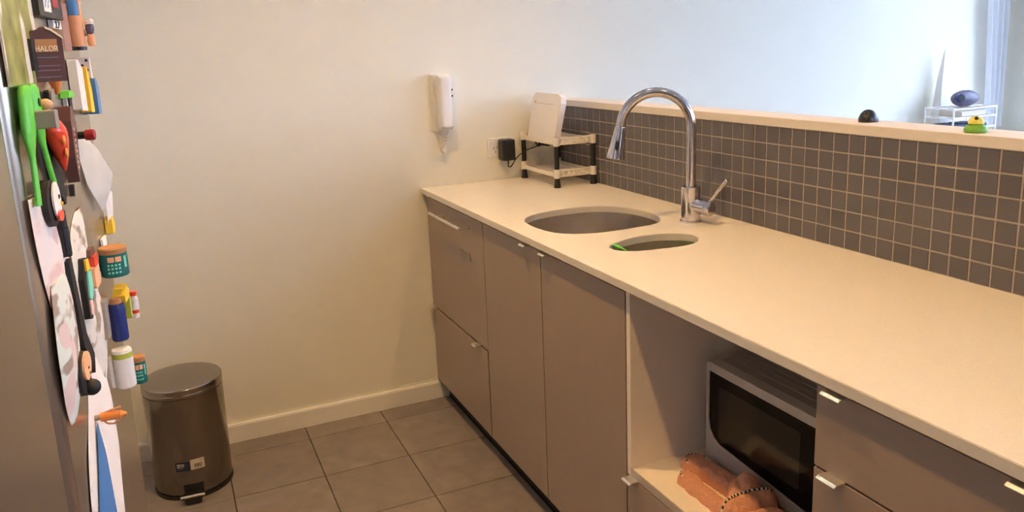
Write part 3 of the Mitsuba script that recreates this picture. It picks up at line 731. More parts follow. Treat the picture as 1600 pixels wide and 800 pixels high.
# --- papers
slab('postcard', [(0.0235, 1.412), (0.150, 1.414), (0.150, 1.500), (0.0235, 1.500)], 0.001, 0.0028, 'postcard_print', label='green postcard of white waterfalls on the fridge door, top left', cat='postcard')
sheet('drawing_sheet', [(1.312, 0.022, 0.060, 0.002, 0.004, 0.001), (1.285, 0.022, 0.105, 0.002, 0.005, 0.001), (1.24, 0.028, 0.135, 0.002, 0.006, 0.003), (1.205, 0.040, 0.118, 0.002, 0.004, 0.002)], 'paper_pink',
      label='pinkish drawing paper hanging below the penguin magnet', cat='paper')
sheet('map_sheet', [(1.226, 0.042, 0.104, 0.004, 0.007, 0.004), (1.19, 0.028, 0.110, 0.005, 0.010, 0.006), (1.15, 0.022, 0.108, 0.005, 0.010, 0.006), (1.11, 0.028, 0.096, 0.003, 0.008, 0.004), (1.085, 0.040, 0.062, 0.002, 0.004, 0.003)], 'paper_map',
      label='curled paper with greenish brown picture below the pink drawing', cat='paper')
slab('strap', [(0.098, 1.235), (0.112, 1.236), (0.128, 1.15), (0.150, 1.118), (0.140, 1.100), (0.110, 1.14)], 0.001, 0.010, 'black_rubber', label='long black strap hanging between the two rows of papers', cat='strap')
sheet('photo_sheet', [(1.268, 0.205, 0.238, 0.001, 0.003, 0.001), (1.25, 0.168, 0.240, 0.001, 0.004, 0.002), (1.21, 0.150, 0.235, 0.002, 0.006, 0.003), (1.17, 0.152, 0.250, 0.002, 0.006, 0.003), (1.135, 0.165, 0.268, 0.003, 0.007, 0.004),
                      (1.08, 0.185, 0.262, 0.001, 0.004, 0.002), (1.055, 0.200, 0.235, 0.001, 0.002, 0.001)], 'paper_photo', label='pale brown printed photo paper behind the bird magnet', cat='paper')
sheet('worksheet', [(1.105, 0.150, 0.225, 0.001, 0.003, 0.001), (1.06, 0.118, 0.232, 0.001, 0.004, 0.002), (1.02, 0.082, 0.240, 0.002, 0.005, 0.003), (0.975, 0.064, 0.240, 0.002, 0.006, 0.003), (0.93, 0.058, 0.226, 0.002, 0.006, 0.003), (0.82, 0.054, 0.195, 0.002, 0.005, 0.003)], 'paper_white',
      label='white paper sheet with a blue triangle, held by the orange clip', cat='paper')
sheet('worksheet__blue_print', [(1.045, 0.128, 0.131, 0.0060, 0.0062, 0.0060), (1.0, 0.099, 0.146, 0.0064, 0.0074, 0.0066), (0.95, 0.070, 0.150, 0.0050, 0.0080, 0.0068), (0.90, 0.0575, 0.158, 0.0040, 0.0078, 0.0062), (0.82, 0.055, 0.168, 0.0036, 0.0070, 0.0056)], 'c_blue', straight=True, label='printed blue triangle')
sheet('leaflet', [(1.346, 0.262, 0.300, 0.002, 0.005, 0.004), (1.325, 0.262, 0.345, 0.003, 0.006, 0.010), (1.285, 0.285, 0.392, 0.004, 0.010, 0.017), (1.262, 0.318, 0.376, 0.005, 0.009, 0.012), (1.243, 0.345, 0.350, 0.005, 0.006, 0.005)], 'paper_grey', straight=True,
      label='translucent greyish leaflet curling off the far edge of the fridge door', cat='leaflet')
sheet('receipt', [(1.262, 0.375, 0.394, 0.006, 0.010, 0.012), (1.235, 0.372, 0.394, 0.006, 0.010, 0.010), (1.205, 0.376, 0.394, 0.003, 0.005, 0.004)], 'paper_white', label='narrow white slip of paper below the greyish leaflet', cat='paper')
slab('note_card', [(0.325, 1.192), (0.352, 1.192), (0.352, 1.210), (0.325, 1.210)], 0.001, 0.004, 'paper_white', label='tiny white card right above the large green tin magnet', cat='card')

# --- magnets along the top
tag('frame_magnet', 'black square photo magnet at the top of the fridge door', 'magnet')
slab('frame_magnet__back', [(0.150, 1.479), (0.262, 1.479), (0.262, 1.512), (0.150, 1.512)], 0.001, 0.009, 'black_plastic')
slab('frame_magnet__picture', [(0.172, 1.4845), (0.205, 1.4845), (0.205, 1.505), (0.172, 1.505)], 0.009, 0.0094, 'c_white', label='pale blue and white picture')
slab('frame_magnet__red_print', [(0.214, 1.491), (0.244, 1.491), (0.244, 1.506), (0.214, 1.506)], 0.009, 0.0094, 'c_darkred')
F(trimesh.util.concatenate([extr(Polygon([(0.176 + i * .006, 1.488 + (i % 2) * .006), (0.181 + i * .006, 1.490 + (i % 2) * .005), (0.179 + i * .006, 1.495 + (i % 2) * .004)]), 0.0094, 0.0097) for i in range(4)]), 'frame_magnet__picture__emblem', 'c_blue')
tag('letter_magnet', 'tiny black and white letter magnet above the brown plaque', 'magnet')
slab('letter_magnet__back', [(0.220, 1.4690), (0.262, 1.4690), (0.262, 1.478), (0.220, 1.478)], 0.001, 0.006, 'c_white')
tm = meshkit.text_mesh('17', 0.007, 0.0006, True); tm.apply_transform(trimesh.transformations.scale_matrix(2.2, direction=[1, 0, 0])); tm.apply_translation((0.226, 1.470, 0.006))
F(tm, 'letter_magnet__letters', 'black_plastic')

tag('plaque_magnet', 'dark brown wooden house shaped plaque magnet with carved lettering', 'magnet')
pa = math.radians(58)
fc = P0 + FU * 0.128 + FN * 0.014 + np.array([0, 0, 1.4405])
fnorm = FN * math.cos(pa) - FU * math.sin(pa); fright = FU * math.cos(pa) + FN * math.sin(pa)
PQ = frame(fc, fright, (0, 0, 1), fnorm)


def pq(m, key, b, **kw):
    m.apply_transform(PQ); return put(key, m, b, **kw)


house = Polygon([(-0.0152, -0.027), (0.0152, -0.027), (0.0158, 0.017), (0.0065, 0.0245), (0.001, 0.0265), (-0.004, 0.0235), (-0.0115, 0.0225), (-0.0155, 0.018)])
pq(extr(house, -0.011, 0), 'plaque_magnet__board', 'c_brown')
pq(extr(Polygon([(0.001, 0.0268), (0.0066, 0.0247), (0.0166, 0.0165), (0.0166, 0.0140), (0.0155, 0.0150), (0.006, 0.0225), (0.001, 0.0245)]), -0.012, 0.001), 'plaque_magnet__roof_edge', 'c_cream')
pq(extr(sbox(-0.012, 0.002, 0.0105, 0.0145), 0, 0.0005), 'plaque_magnet__panel', 'c_tan')
tm = meshkit.text_mesh('HALOR', 0.0050, 0.0006, True); tm.apply_translation((-tm.bounds[:, 0].mean(), 0.0028, 0.0006)); tm.apply_transform(trimesh.transformations.scale_matrix(0.021 / np.ptp(tm.bounds[:, 0]), direction=[1, 0, 0]))
pq(tm, 'plaque_magnet__lettering', 'c_cream', label='raised cream lettering')
pq(trimesh.util.concatenate([extr(sbox(-0.012, z, 0.0105, z + 0.0012), 0, 0.0004) for z in (-0.004, -0.012, -0.0165, -0.023)]), 'plaque_magnet__carved_line', 'c_purple')
F(extr(sbox(0.108, 1.425, 0.125, 1.455), 0.0, 0.006), 'plaque_magnet__magnet', 'black_rubber')

tag('cork_bottle_magnet', 'orange bottle shaped magnet with a blue cap on a black foot', 'magnet')
upright('cork_bottle_magnet__glass', [(0, 0.0), (0.0062, 0.0), (0.0066, 0.01), (0.0066, 0.036), (0, 0.036)], 0.305, 1.4505, 0.0125, 'c_orange_soft')
upright('cork_bottle_magnet__cap', [(0, 0.0362), (0.0062, 0.0362), (0.0064, 0.050), (0.005, 0.055), (0, 0.056)], 0.305, 1.4505, 0.0125, 'c_blue')
upright('cork_bottle_magnet__foot', [(0, -0.0042), (0.0084, -0.0042), (0.0084, -0.0002), (0, -0.0002)], 0.305, 1.4505, 0.0135, 'black_plastic')
F(extr(sbox(0.300, 1.4462, 0.316, 1.500), 0, 0.007), 'cork_bottle_magnet__back', 'c_pink')
slab('pencil_magnet', Polygon([(0.338, 1.449), (0.350, 1.449), (0.352, 1.52), (0.339, 1.52)]), 0.001, 0.014, 'c_orange_soft', label='slim orange bar magnet to the right of the orange bottle', cat='magnet')
tag('figurine_magnet', 'small white figurine magnet with a dark face at the far top', 'magnet')
upright('figurine_magnet__body', [(0, -0.016), (0.004, -0.016), (0.0048, -0.010), (0.0036, -0.002), (0, -0.0015)], 0.352, 1.468, 0.0205, 'c_peach')
upright('figurine_magnet__head', [(0, -0.0018), (0.0036, -0.001), (0.005, 0.004), (0.0048, 0.009), (0.003, 0.0105), (0, 0.011)], 0.352, 1.468, 0.0205, 'c_violetgrey')
upright('figurine_magnet__cap', [(0, 0.0102), (0.0052, 0.0102), (0.0054, 0.014), (0.004, 0.0165), (0, 0.017)], 0.352, 1.468, 0.0205, 'c_white')
F(rod((0.352, 1.468, 0.0), (0.352, 1.468, 0.017), 0.004, n=14), 'figurine_magnet__magnet', 'c_grey')

slab('white_pack_magnet', [(0.283, 1.376), (0.318, 1.374), (0.320, 1.425), (0.300, 1.435), (0.286, 1.436)], 0.001, 0.011, 'c_white', 0.002, label='white packet shaped magnet under the orange bottle', cat='magnet')
slab('yellow_pack_magnet', [(0.330, 1.371), (0.352, 1.370), (0.351, 1.400), (0.340, 1.425), (0.331, 1.428)], 0.001, 0.013, 'c_yellow', 0.002, label='yellow packet shaped magnet between the white and the blue packet', cat='magnet')
tag('blue_pack_magnet', 'blue packet magnet with a white dotted top at the door edge', 'magnet')
slab('blue_pack_magnet__pack', [(0.362, 1.367), (0.382, 1.366), (0.382, 1.400), (0.372, 1.412), (0.362, 1.412)], 0.001, 0.016, 'c_blue', 0.002)
slab('blue_pack_magnet__top', [(0.362, 1.4125), (0.3715, 1.4125), (0.368, 1.434), (0.362, 1.440)], 0.001, 0.013, 'c_white', 0.001)
F(trimesh.util.concatenate([extr(sbox(0.3615, 1.415 + i * .006, 0.362, 1.418 + i * .006), 0.003 + (i % 2) * .005, 0.006 + (i % 2) * .005) for i in range(4)]), 'blue_pack_magnet__dot', 'c_navy')
upright('cone_magnet', [(0, -0.008), (0.002, -0.0075), (0.0065, 0.006), (0.0062, 0.0085), (0, 0.009)], 0.178, 1.407, 0.0075, 'c_orange', label='orange cone shaped magnet under the brown plaque', cat='magnet')
tag('palm_magnet', 'little palm tree magnet with a green top and black and white trunk', 'magnet')
slab('palm_magnet__leaves', [(0.222, 1.3935), (0.250, 1.3935), (0.255, 1.397), (0.240, 1.4015), (0.226, 1.4010)], 0.001, 0.010, 'c_green')
slab('palm_magnet__trunk', [(0.233, 1.377), (0.239, 1.377), (0.239, 1.3934), (0.233, 1.3934)], 0.001, 0.005, 'c_white')
slab('palm_magnet__trunk_001', [(0.2395, 1.377), (0.247, 1.377), (0.247, 1.3934), (0.2395, 1.3934)], 0.001, 0.007, 'black_plastic')
slab('shell_magnet', [(0.150, 1.394), (0.158, 1.392), (0.172, 1.398), (0.168, 1.406), (0.156, 1.404)], 0.001, 0.007, 'c_grey', 0.001, label='small grey and black shell like magnet below the brown plaque', cat='magnet')
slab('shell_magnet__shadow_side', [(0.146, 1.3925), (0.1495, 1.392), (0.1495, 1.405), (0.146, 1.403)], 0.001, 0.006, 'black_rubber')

# --- green tongs
tag('tongs', 'pair of bright green plastic tongs hanging on the fridge door near the edge', 'tongs')
for i, (pts, bl) in enumerate((([(0.047, 1.413), (0.040, 1.375), (0.036, 1.34), (0.0315, 1.305)], 0), ([(0.075, 1.413), (0.076, 1.38), (0.088, 1.345), (0.103, 1.314)], 1))):
    pts = np.array(pts); tt = np.linspace(0, 1, 4); s = np.linspace(0, 1, 22)
    c = np.stack([PchipInterpolator(tt, pts[:, k])(s) for k in (0, 1)], -1)
    w = np.interp(s, [0, 0.05, 0.3, 0.5, 0.6, 1], [0.006, 0.012, 0.014, 0.012, 0.0045, 0.0055]); th = np.interp(s, [0, 0.05, 0.35, 0.55, 1], [0.0035, 0.0052, 0.0055, 0.0024, 0.0026])
    an = np.arange(14) * 2 * np.pi / 14
    rings = [np.c_[c[k, 0] + w[k] * np.cos(an), np.full(14, c[k, 1]), 0.0075 + th[k] * np.sin(an)] for k in range(22)]
    F(loft(rings, True, True), 'tongs__arm' + ('_001' if i else ''), 'c_green', smooth=50)
slab('tongs__hinge', [(0.050, 1.404), (0.074, 1.404), (0.074, 1.411), (0.050, 1.411)], 0.002, 0.010, 'c_green')

# --- mid magnets
tag('seated_figure_magnet', 'small seated figure magnet with a peach head on a grey block', 'magnet')
slab('seated_figure_magnet__block', [(0.047, 1.3725), (0.062, 1.3725), (0.062, 1.389), (0.047, 1.389)], 0.012, 0.0285, 'c_grey', 0.0015)
slab('seated_figure_magnet__magnet', [(0.048, 1.374), (0.061, 1.374), (0.061, 1.387), (0.048, 1.387)], 0.0, 0.012, 'black_rubber')
mh = trimesh.creation.icosphere(3, 1); mh.apply_scale((0.006, 0.0052, 0.006)); mh.apply_translation((0.082, 1.3935, 0.0155)); F(mh, 'seated_figure_magnet__head', 'c_peach', smooth=True)
slab('seated_figure_magnet__body', ell(0.083, 1.382, 0.006, 0.009), 0.001, 0.017, 'c_orange_soft')
slab('seated_figure_magnet__ear', ell(0.072, 1.396, 0.003, 0.004), 0.004, 0.013, 'black_plastic')
slab('seated_figure_magnet__scarf', ell(0.118, 1.387, 0.008, 0.008), 0.001, 0.011, 'c_teal')

tag('pepper_magnet', 'glossy red pointed pepper magnet on a long black backing', 'magnet')
slab('pepper_magnet__backing', [(0.098, 1.380), (0.118, 1.376), (0.150, 1.325), (0.152, 1.288), (0.146, 1.286), (0.116, 1.315)], 0.001, 0.006, 'black_rubber', 0.002)
mh = trimesh.creation.icosphere(4, 1); v = mh.vertices.copy(); tp = np.clip(1 + 0.55 * v[:, 1], 0.25, 1.3)
v[:, 0] *= 0.016 * tp; v[:, 2] *= 0.0085 * tp; v[:, 1] *= 0.028; v[:, 0] += -0.35 * v[:, 1]
mh.vertices = v; mh.apply_translation((0.120, 1.351, 0.0135)); F(mh, 'pepper_magnet__pepper', 'c_red', smooth=True)
for i, (a, b, r) in enumerate(((0.108, 1.357, 0.004), (0.113, 1.343, 0.0035))):
    mh = trimesh.creation.icosphere(2, r); mh.apply_scale((1, 1.5, .5)); mh.vertices -= mh.vertices.mean(0); mh.apply_translation((a, b, 0.0205)); F(mh, 'pepper_magnet__spot' + ('_001' if i else ''), 'c_orange', smooth=True)

tag('umbrella_magnet', 'dark brown folded umbrella shaped magnet', 'magnet')
slab('umbrella_magnet__canopy', [(0.196, 1.370), (0.205, 1.386), (0.216, 1.382), (0.224, 1.366), (0.214, 1.33), (0.206, 1.310), (0.196, 1.300), (0.192, 1.33)], 0.001, 0.013, 'c_purple', 0.002)
slab('umbrella_magnet__tip', [(0.192, 1.288), (0.196, 1.287), (0.200, 1.300), (0.194, 1.300)], 0.001, 0.006, 'black_rubber')
F(trimesh.util.concatenate([extr(ell(0.2005 + 0.0006 * i, 1.318 + i * .006, 0.0016, 0.0019, 10), 0.013, 0.0134) for i in range(8)]), 'umbrella_magnet__dots', 'c_pink', kind='stuff')

tag('pin_magnet', 'red knob push pin magnet on a black stem sticking out at the door edge', 'magnet')
sd = (0.235, 1.3505, 0.0)
F(rod((0.235, 1.3505, 0.0), (0.235, 1.3505, 0.008), 0.0042, 0.003, 16), 'pin_magnet__collar', 'c_grey', smooth=30)
F(rod((0.235, 1.3505, 0.0082), (0.235, 1.3505, 0.0172), 0.0042, n=16, c=0.0006), 'pin_magnet__stem', 'black_plastic', smooth=30)
F(rod((0.235, 1.3505, 0.0174), (0.235, 1.3505, 0.0285), 0.0062, n=18, c=0.0014), 'pin_magnet__knob', 'c_darkred', smooth=30)

tag('penguin_magnet', 'round black and white penguin magnet with a red scarf', 'magnet')
pe = ell(0.072, 1.300, 0.022, 0.0225)
slab('penguin_magnet__body', pe, 0.001, 0.0105, 'black_rubber')
slab('penguin_magnet__belly', ell(0.078, 1.3015, 0.0155, 0.018), 0.0115, 0.0132, 'c_white')
slab('penguin_magnet__eye', ell(0.086, 1.304, 0.003, 0.0022, 14), 0.0132, 0.0138, 'black_plastic')
slab('penguin_magnet__beak', [(0.089, 1.2985), (0.096, 1.2965), (0.090, 1.2945)], 0.0132, 0.0145, 'c_yellow')
slab('penguin_magnet__scarf', ell(0.077, 1.2865, 0.010, 0.0052), 0.0130, 0.0152, 'c_red')

tag('marker_pen', 'black marker pen held upright beside the penguin magnet', 'pen')
upright('marker_pen__barrel', [(0, 0.0), (0.0052, 0.0), (0.0056, 0.002), (0.0056, 0.030), (0, 0.030)], 0.105, 1.240, 0.0075, 'black_plastic')
upright('marker_pen__cap', [(0, 0.0302), (0.0050, 0.0302), (0.0048, 0.046), (0.003, 0.048), (0, 0.048)], 0.105, 1.240, 0.0075, 'black_rubber')

tag('bird_magnet', 'long black parrot magnet with turquoise wing and yellow head', 'magnet')
slab('bird_magnet__body', [(0.160, 1.155), (0.172, 1.152), (0.192, 1.170), (0.196, 1.20), (0.186, 1.219), (0.168, 1.222), (0.158, 1.20)], 0.0010, 0.0095, 'black_rubber', 0.003)
slab('bird_magnet__wing', [(0.166, 1.176), (0.180, 1.172), (0.191, 1.185), (0.190, 1.203), (0.172, 1.206)], 0.0095, 0.0112, 'c_turquoise', 0.002)
slab('bird_magnet__head', [(0.168, 1.2065), (0.186, 1.2055), (0.183, 1.218), (0.168, 1.220)], 0.0095, 0.0115, 'c_yellow', 0.001)
slab('bird_magnet__tail', [(0.165, 1.158), (0.176, 1.157), (0.180, 1.1715), (0.166, 1.175)], 0.0095, 0.0108, 'c_pink', 0.001)
tag('doll_magnet', 'small peach and red figure magnet beside the parrot magnet', 'magnet')
slab('doll_magnet__body', [(0.208, 1.176), (0.240, 1.176), (0.240, 1.200), (0.208, 1.202)], 0.0040, 0.0110, 'c_peach', 0.003)
slab('doll_magnet__dress', [(0.210, 1.2005), (0.236, 1.2005), (0.234, 1.213), (0.212, 1.213)], 0.0040, 0.0120, 'c_red', 0.002)
slab('doll_magnet__hair', [(0.204, 1.2135), (0.234, 1.2135), (0.230, 1.222), (0.210, 1.222)], 0.0040, 0.0100, 'c_purple', 0.002)

tag('tin_magnet', 'dark green mini tin magnet with an orange lid and printed label, the larger of two', 'magnet')


def tin(key, s, z, r, h, hh):
    upright(key + '__can', [(0, 0.0), (r - 0.0006, 0.0), (r, 0.0008), (r, hh * 0.80), (0, hh * 0.80)], s, z, h, 'c_teal')
    upright(key + '__lid', [(0, hh * 0.802), (r + 0.0002, hh * 0.802), (r + 0.0004, hh * 0.96), (r - 0.001, hh), (0, hh)], s, z, h, 'c_tan')
    F(rod((s, z + hh * 0.4, 0.0), (s, z + hh * 0.4, h - r + 0.001), r * 0.5, n=16), key + '__magnet', 'black_rubber')
    c = P0 + FU * s + FN * h
    base = math.atan2(*( (np.array([-0.9188, -3.0]) - c[:2])[::-1]))

    def patch(a0, a1, z0, z1, off):
        an = np.linspace(base + a0, base + a1, 8); rr = r + off
        v = [(c[0] + rr * math.cos(a), c[1] + rr * math.sin(a), z + zz) for zz in (z0, z1) for a in an]
        return trimesh.Trimesh(v, [t for i in range(7) for t in ((i, i + 1, 9 + i), (i, 9 + i, 8 + i))], process=False)
    put(key + '__print', [patch(-0.45, 0.02, hh * .54, hh * .72, .0003), patch(0.1, 0.55, hh * .54, hh * .72, .0003)], 'c_peach', label='peach lettering')
    put(key + '__small_print', [patch(-0.5 + .26 * i, -0.34 + .26 * i, hh * zz, hh * (zz + .07), .0003) for i in range(4) for zz in (.14, .28, .40)] + [patch(0.75, 1.0, hh * .3, hh * .7, .0003)], 'c_turquoise')


tin('tin_magnet', 0.293, 1.1695, 0.0160, 0.0185, 0.0365)
tag('tin_magnet_001', 'smaller dark green tin magnet low at the door edge beside the white jar', 'magnet')
tin('tin_magnet_001', 0.347, 1.0035, 0.0092, 0.0205, 0.038)
slab('flag_magnet', [(0.372, 1.207), (0.392, 1.207), (0.392, 1.220), (0.382, 1.230), (0.374, 1.226)], 0.001, 0.010, 'c_yellow', 0.001, label='small yellow flag like magnet above the large green tin', cat='magnet')

tag('bottle_magnet', 'dark blue bottle magnet with an orange neck and yellow cap', 'magnet')
upright('bottle_magnet__bottle', [(0, 0.0), (0.0085, 0.0), (0.0098, 0.002), (0.0100, 0.040), (0.0088, 0.048), (0.0, 0.049)], 0.284, 1.087, 0.0150, 'c_navy')
upright('bottle_magnet__neck', [(0, 0.0485), (0.0075, 0.0485), (0.0062, 0.055), (0, 0.0555)], 0.284, 1.087, 0.0150, 'c_tan')
F(extr(sbox(0.279, 1.10, 0.289, 1.12), 0, 0.006), 'bottle_magnet__magnet', 'c_white')
F(extr(Polygon([(0.290, 1.132), (0.322, 1.132), (0.326, 1.142), (0.315, 1.147), (0.310, 1.153), (0.303, 1.149), (0.295, 1.150), (0.286, 1.143)]), 0.012, 0.026), 'bottle_magnet__yellow_cap', 'c_yellow', label='pointed yellow cap')
slab('bottle_magnet__yellow_side', [(0.318, 1.103), (0.326, 1.103), (0.326, 1.1315), (0.318, 1.1315)], 0.014, 0.026, 'c_lime')
tag('jar_magnet', 'tiny white jar magnet with red bands behind the blue bottle', 'magnet')
for nm, z0, z1, r, b in (('jar', 0.0, 0.0065, 0.0048, 'c_white'), ('band', 0.0066, 0.0115, 0.0049, 'c_red'), ('middle', 0.0116, 0.026, 0.0056, 'c_white'), ('neck', 0.0261, 0.031, 0.0045, 'c_white'), ('lid', 0.0311, 0.037, 0.0046, 'c_red')):
    upright('jar_magnet__' + nm, [(0, z0), (r, z0), (r, z1), (0, z1)], 0.366, 1.0895, 0.0235, b)
F(rod((0.366, 1.107, 0.0), (0.366, 1.107, 0.0185), 0.004, n=14), 'jar_magnet__magnet', 'c_grey')
slab('strip_magnet', [(0.238, 1.104), (0.258, 1.103), (0.262, 1.150), (0.242, 1.150)], 0.001, 0.010, 'c_grey', 0.001, label='narrow grey strip magnet just left of the blue bottle', cat='magnet')
tag('canister_magnet', 'white canister magnet with a green lid low on the fridge door', 'magnet')
upright('canister_magnet__jar', [(0, 0.0), (0.0108, 0.0), (0.0120, 0.002), (0.0120, 0.040), (0, 0.040)], 0.275, 1.0275, 0.0150, 'c_white')
upright('canister_magnet__band', [(0, 0.0402), (0.0121, 0.0402), (0.0121, 0.0465), (0, 0.0465)], 0.275, 1.0275, 0.0150, 'c_lime')
upright('canister_magnet__lid', [(0, 0.0467), (0.0120, 0.0467), (0.0112, 0.0505), (0.0, 0.0525)], 0.275, 1.0275, 0.0150, 'c_white')
F(extr(sbox(0.268, 1.03, 0.282, 1.07), 0, 0.004), 'canister_magnet__magnet', 'c_white')
tag('girl_magnet', 'girl face magnet with long black hair low on the fridge door', 'magnet')
slab('girl_magnet__hair', [(0.064, 1.108), (0.080, 1.098), (0.106, 1.099), (0.108, 1.115), (0.104, 1.135), (0.088, 1.144), (0.070, 1.140), (0.062, 1.125)], 0.001, 0.0120, 'black_rubber', 0.004)
slab('girl_magnet__face', ell(0.089, 1.127, 0.018, 0.0145), 0.0120, 0.0142, 'c_peach')
for i, (s_, z_) in enumerate(((0.091, 1.124), (0.094, 1.117))):
    slab('girl_magnet__eye' + ('_001' if i else ''), ell(s_, z_, 0.0025, 0.0014, 12), 0.0142, 0.0146, 'black_plastic')
mh = trimesh.creation.icosphere(3, 0.0085); mh.apply_translation((0.088, 1.1035, 0.0150)); F(mh, 'girl_magnet__bun', 'black_rubber', smooth=True)
tag('clip_magnet', 'orange plastic clip magnet holding the white paper sheet', 'clip')
F(rod((0.135, 1.0495, 0.0085), (0.135, 1.0495, 0.0300), 0.0052, 0.0048, 18, 0.001), 'clip_magnet__body', 'c_orange', smooth=30)
F(rod((0.135, 1.0495, 0.0300), (0.135, 1.0495, 0.0350), 0.0040, 0.0015, 18), 'clip_magnet__tip', 'c_orange', smooth=30)
F(rod((0.135, 1.0495, 0.0010), (0.135, 1.0495, 0.0085), 0.0030, n=14), 'clip_magnet__pin', 'c_grey', smooth=30)
an = np.linspace(-0.5, math.pi + 0.5, 24)
F(tube(np.c_[np.full(24, 0.135), 1.0455 - 0.0055 * np.sin(an), 0.020 + 0.008 * np.cos(an)], 0.0011, 8), 'clip_magnet__loop', 'c_orange_soft', smooth=50)
F(tube([(0.135, 1.0535, 0.012), (0.135, 1.0560, 0.020), (0.135, 1.0585, 0.030)], 0.0012, 8), 'clip_magnet__loop_001', 'c_orange_soft', smooth=50)

# ================================================================== BEYOND THE LEDGE
tag('frog_toy', 'small green and yellow toy sitting on the cream ledge', 'toy')
GX, GY, GZ = 0.655, -1.868, 1.2165
put('frog_toy__base', lathe([(0, 0), (0.019, 0), (0.0225, 0.003), (0.0228, 0.007), (0.019, 0.014), (0.013, 0.017), (0, 0.0175)], 36, (GX, GY, GZ)), 'c_frogyreen', smooth=40)
put('frog_toy__body', lathe([(0, 0.0176), (0.013, 0.0172), (0.0155, 0.019), (0.0150, 0.025), (0.010, 0.032), (0.004, 0.0345), (0, 0.035)], 36, (GX, GY, GZ)), 'c_frogyellow', smooth=40)
me = trimesh.creation.icosphere(2, 0.0042); me.apply_translation((GX - 0.008, GY - 0.006, GZ + 0.0305)); put('frog_toy__eye', me, 'black_plastic', smooth=True)
tag('computer_mouse', 'small black rounded computer mouse on the cream ledge', 'mouse')
mm = trimesh.creation.icosphere(4, 1); v = mm.vertices.copy(); v[:, 2] = np.maximum(v[:, 2], -0.12)
v[:, 0] *= 0.030; v[:, 1] *= 0.023; v[:, 2] *= 0.026; v[:, 2] *= np.clip(1 - 6.0 * (v[:, 0] - 0.005), 0.6, 1.1)
mm.vertices = v; mm.apply_transform(trimesh.transformations.rotation_matrix(0.5, [0, 0, 1])); mm.apply_translation((0.690, -1.557, 1.2165 - v[:, 2].min()))
put('computer_mouse__shell', mm, 'black_plastic', smooth=True)
put('computer_mouse__wheel', rod((0.672, -1.572, 1.2385), (0.672, -1.566, 1.2385), 0.0035, n=14), 'black_rubber')

tag('sideboard', 'pale sideboard standing behind the tiled ledge in the living room', 'sideboard')
put('sideboard__top', box(2.35, 3.35, -0.38, -0.002, 0.845, 0.870, 0.002), 'sideboard_wood')
put('sideboard__body', box(2.37, 3.33, -0.365, -0.002, 0.08, 0.845), 'sideboard_wood')
for i in range(2):
    put('sideboard__door' + ('_001' if i else ''), box(2.375 + i * 0.48, 2.845 + i * 0.48, -0.383, -0.366, 0.10, 0.835, 0.001), 'sideboard_wood')
    put('sideboard__leg' + ('_001' if i else ''), box(2.40 + i * 0.85, 2.45 + i * 0.85, -0.33, -0.05, 0.0, 0.08), 'sideboard_wood')
tag('wire_shelf', 'white wire desk shelf with papers behind the ledge', 'shelf')
SX0, SX1, SY0, SY1 = 2.705, 3.02, -0.27, -0.11
w = []
for z in (0.885, 0.945, 1.0, 1.045):
    w += [rod((SX0, y, z), (SX1, y, z), 0.004, n=8) for y in (SY0, (SY0 + SY1) / 2, SY1)] + [rod((x, SY0, z), (x, SY1, z), 0.0035, n=8) for x in np.linspace(SX0, SX1, 6)]
put('wire_shelf__tier', w, 'paint_white')
for i, (x, y) in enumerate(((SX0, SY0), (SX1, SY0), (SX0, SY1), (SX1, SY1))):
    put('wire_shelf__post' + ('_%03d' % i if i else ''), rod((x, y, 0.870), (x, y, 1.05), 0.005, n=10), 'paint_white')
put('storage_box', box(2.775, 2.955, -0.262, -0.13, 1.0045, 1.030, 0.002), 'c_label', label='beige box on the upper tier of the white wire shelf', cat='box')
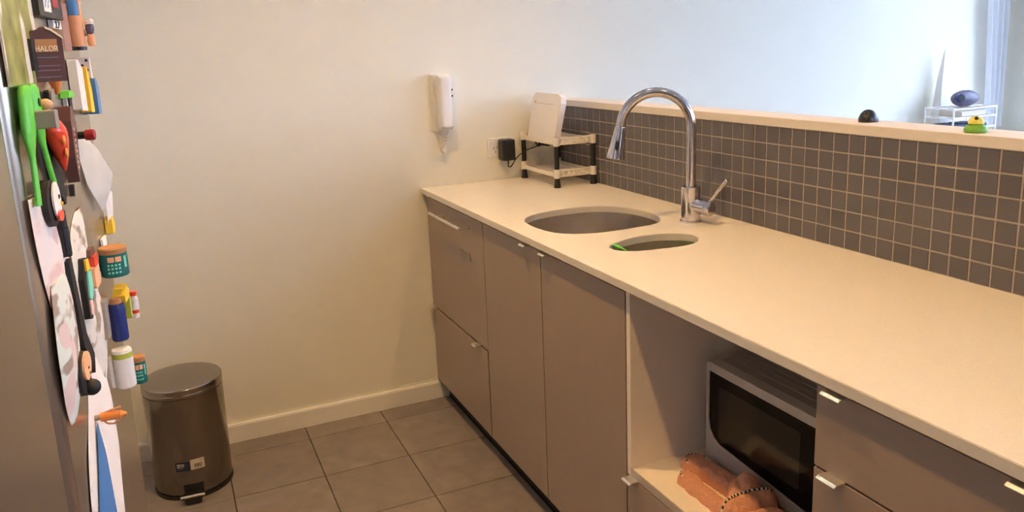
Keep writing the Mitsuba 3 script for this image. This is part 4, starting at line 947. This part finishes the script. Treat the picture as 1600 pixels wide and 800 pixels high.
for i, (x0, x1, z) in enumerate(((2.73, 2.83, 0.9490), (2.86, 2.97, 0.9490), (2.74, 2.88, 0.8890), (2.90, 2.985, 0.8890))):
    put('notebook' + ('_%03d' % i if i else ''), box(x0, x1, -0.26, -0.125, z, z + 0.015, 0.002), 'c_darkblue',
        label='dark blue notebook on the %s tier of the wire shelf, %s side' % (('middle', 'middle', 'lowest', 'lowest')[i], ('left', 'right', 'left', 'right')[i]), cat='notebook')
tag('oval_gadget', 'dark purple oval gadget with a round lens on top of the wire shelf', 'gadget')
md = trimesh.creation.icosphere(4, 1); md.apply_scale((0.088, 0.045, 0.042)); md.apply_translation((2.872, -0.20, 1.0905)); put('oval_gadget__body', md, 'c_violetgrey', smooth=True)
put('oval_gadget__lens', rod((2.812, -0.215, 1.096), (2.795, -0.241, 1.098), 0.022, 0.020, 28, 0.003), 'c_navy', smooth=30)
put('oval_gadget__lens__glass', rod((2.7955, -0.2403, 1.0979), (2.7935, -0.2433, 1.0982), 0.016, n=24), 'black_plastic', smooth=30)
tag('cone_ornament', 'tall slim white pointed ornament standing behind the oval gadget', 'ornament')
put('cone_ornament__spire', loft([np.array([(2.885 + a * r, -0.06 + b * r * .6, z) for a, b in ((-1, -1), (1, -1), (1, 1), (-1, 1))]) for r, z in ((0.046, 0.900), (0.043, 1.0), (0.028, 1.18), (0.010, 1.30), (0.001, 1.345))], True, True), 'paint_white')
put('cone_ornament__base', box(2.835, 2.935, -0.10, -0.02, 0.870, 0.900, 0.002), 'paint_white')
# sheer curtain bunched in the corner
tag('curtain', 'white sheer curtain bunched in the far right corner behind the wire shelf', 'curtain')
n = 70; q = np.linspace(0, 1, n)
rings = []
for z in np.linspace(0.9, 2.42, 16):
    xx = 3.375 - (0.17 - 0.04 * math.sin(z * 2.2)) * q; yy = -0.055 + 0.022 * np.sin(q * 2 * np.pi * 4 + 0.3 * math.sin(z * 2)) * (0.75 + 0.25 * math.sin(z))
    rings.append(np.c_[xx, yy, np.full(n, z)])
put('curtain__cloth', loft(rings, closed=False), 'curtain_cloth', smooth=True)
put('curtain__rail', rod((3.10, -0.055, 2.445), (XR, -0.055, 2.445), 0.014, n=16), 'aluminium', smooth=30)
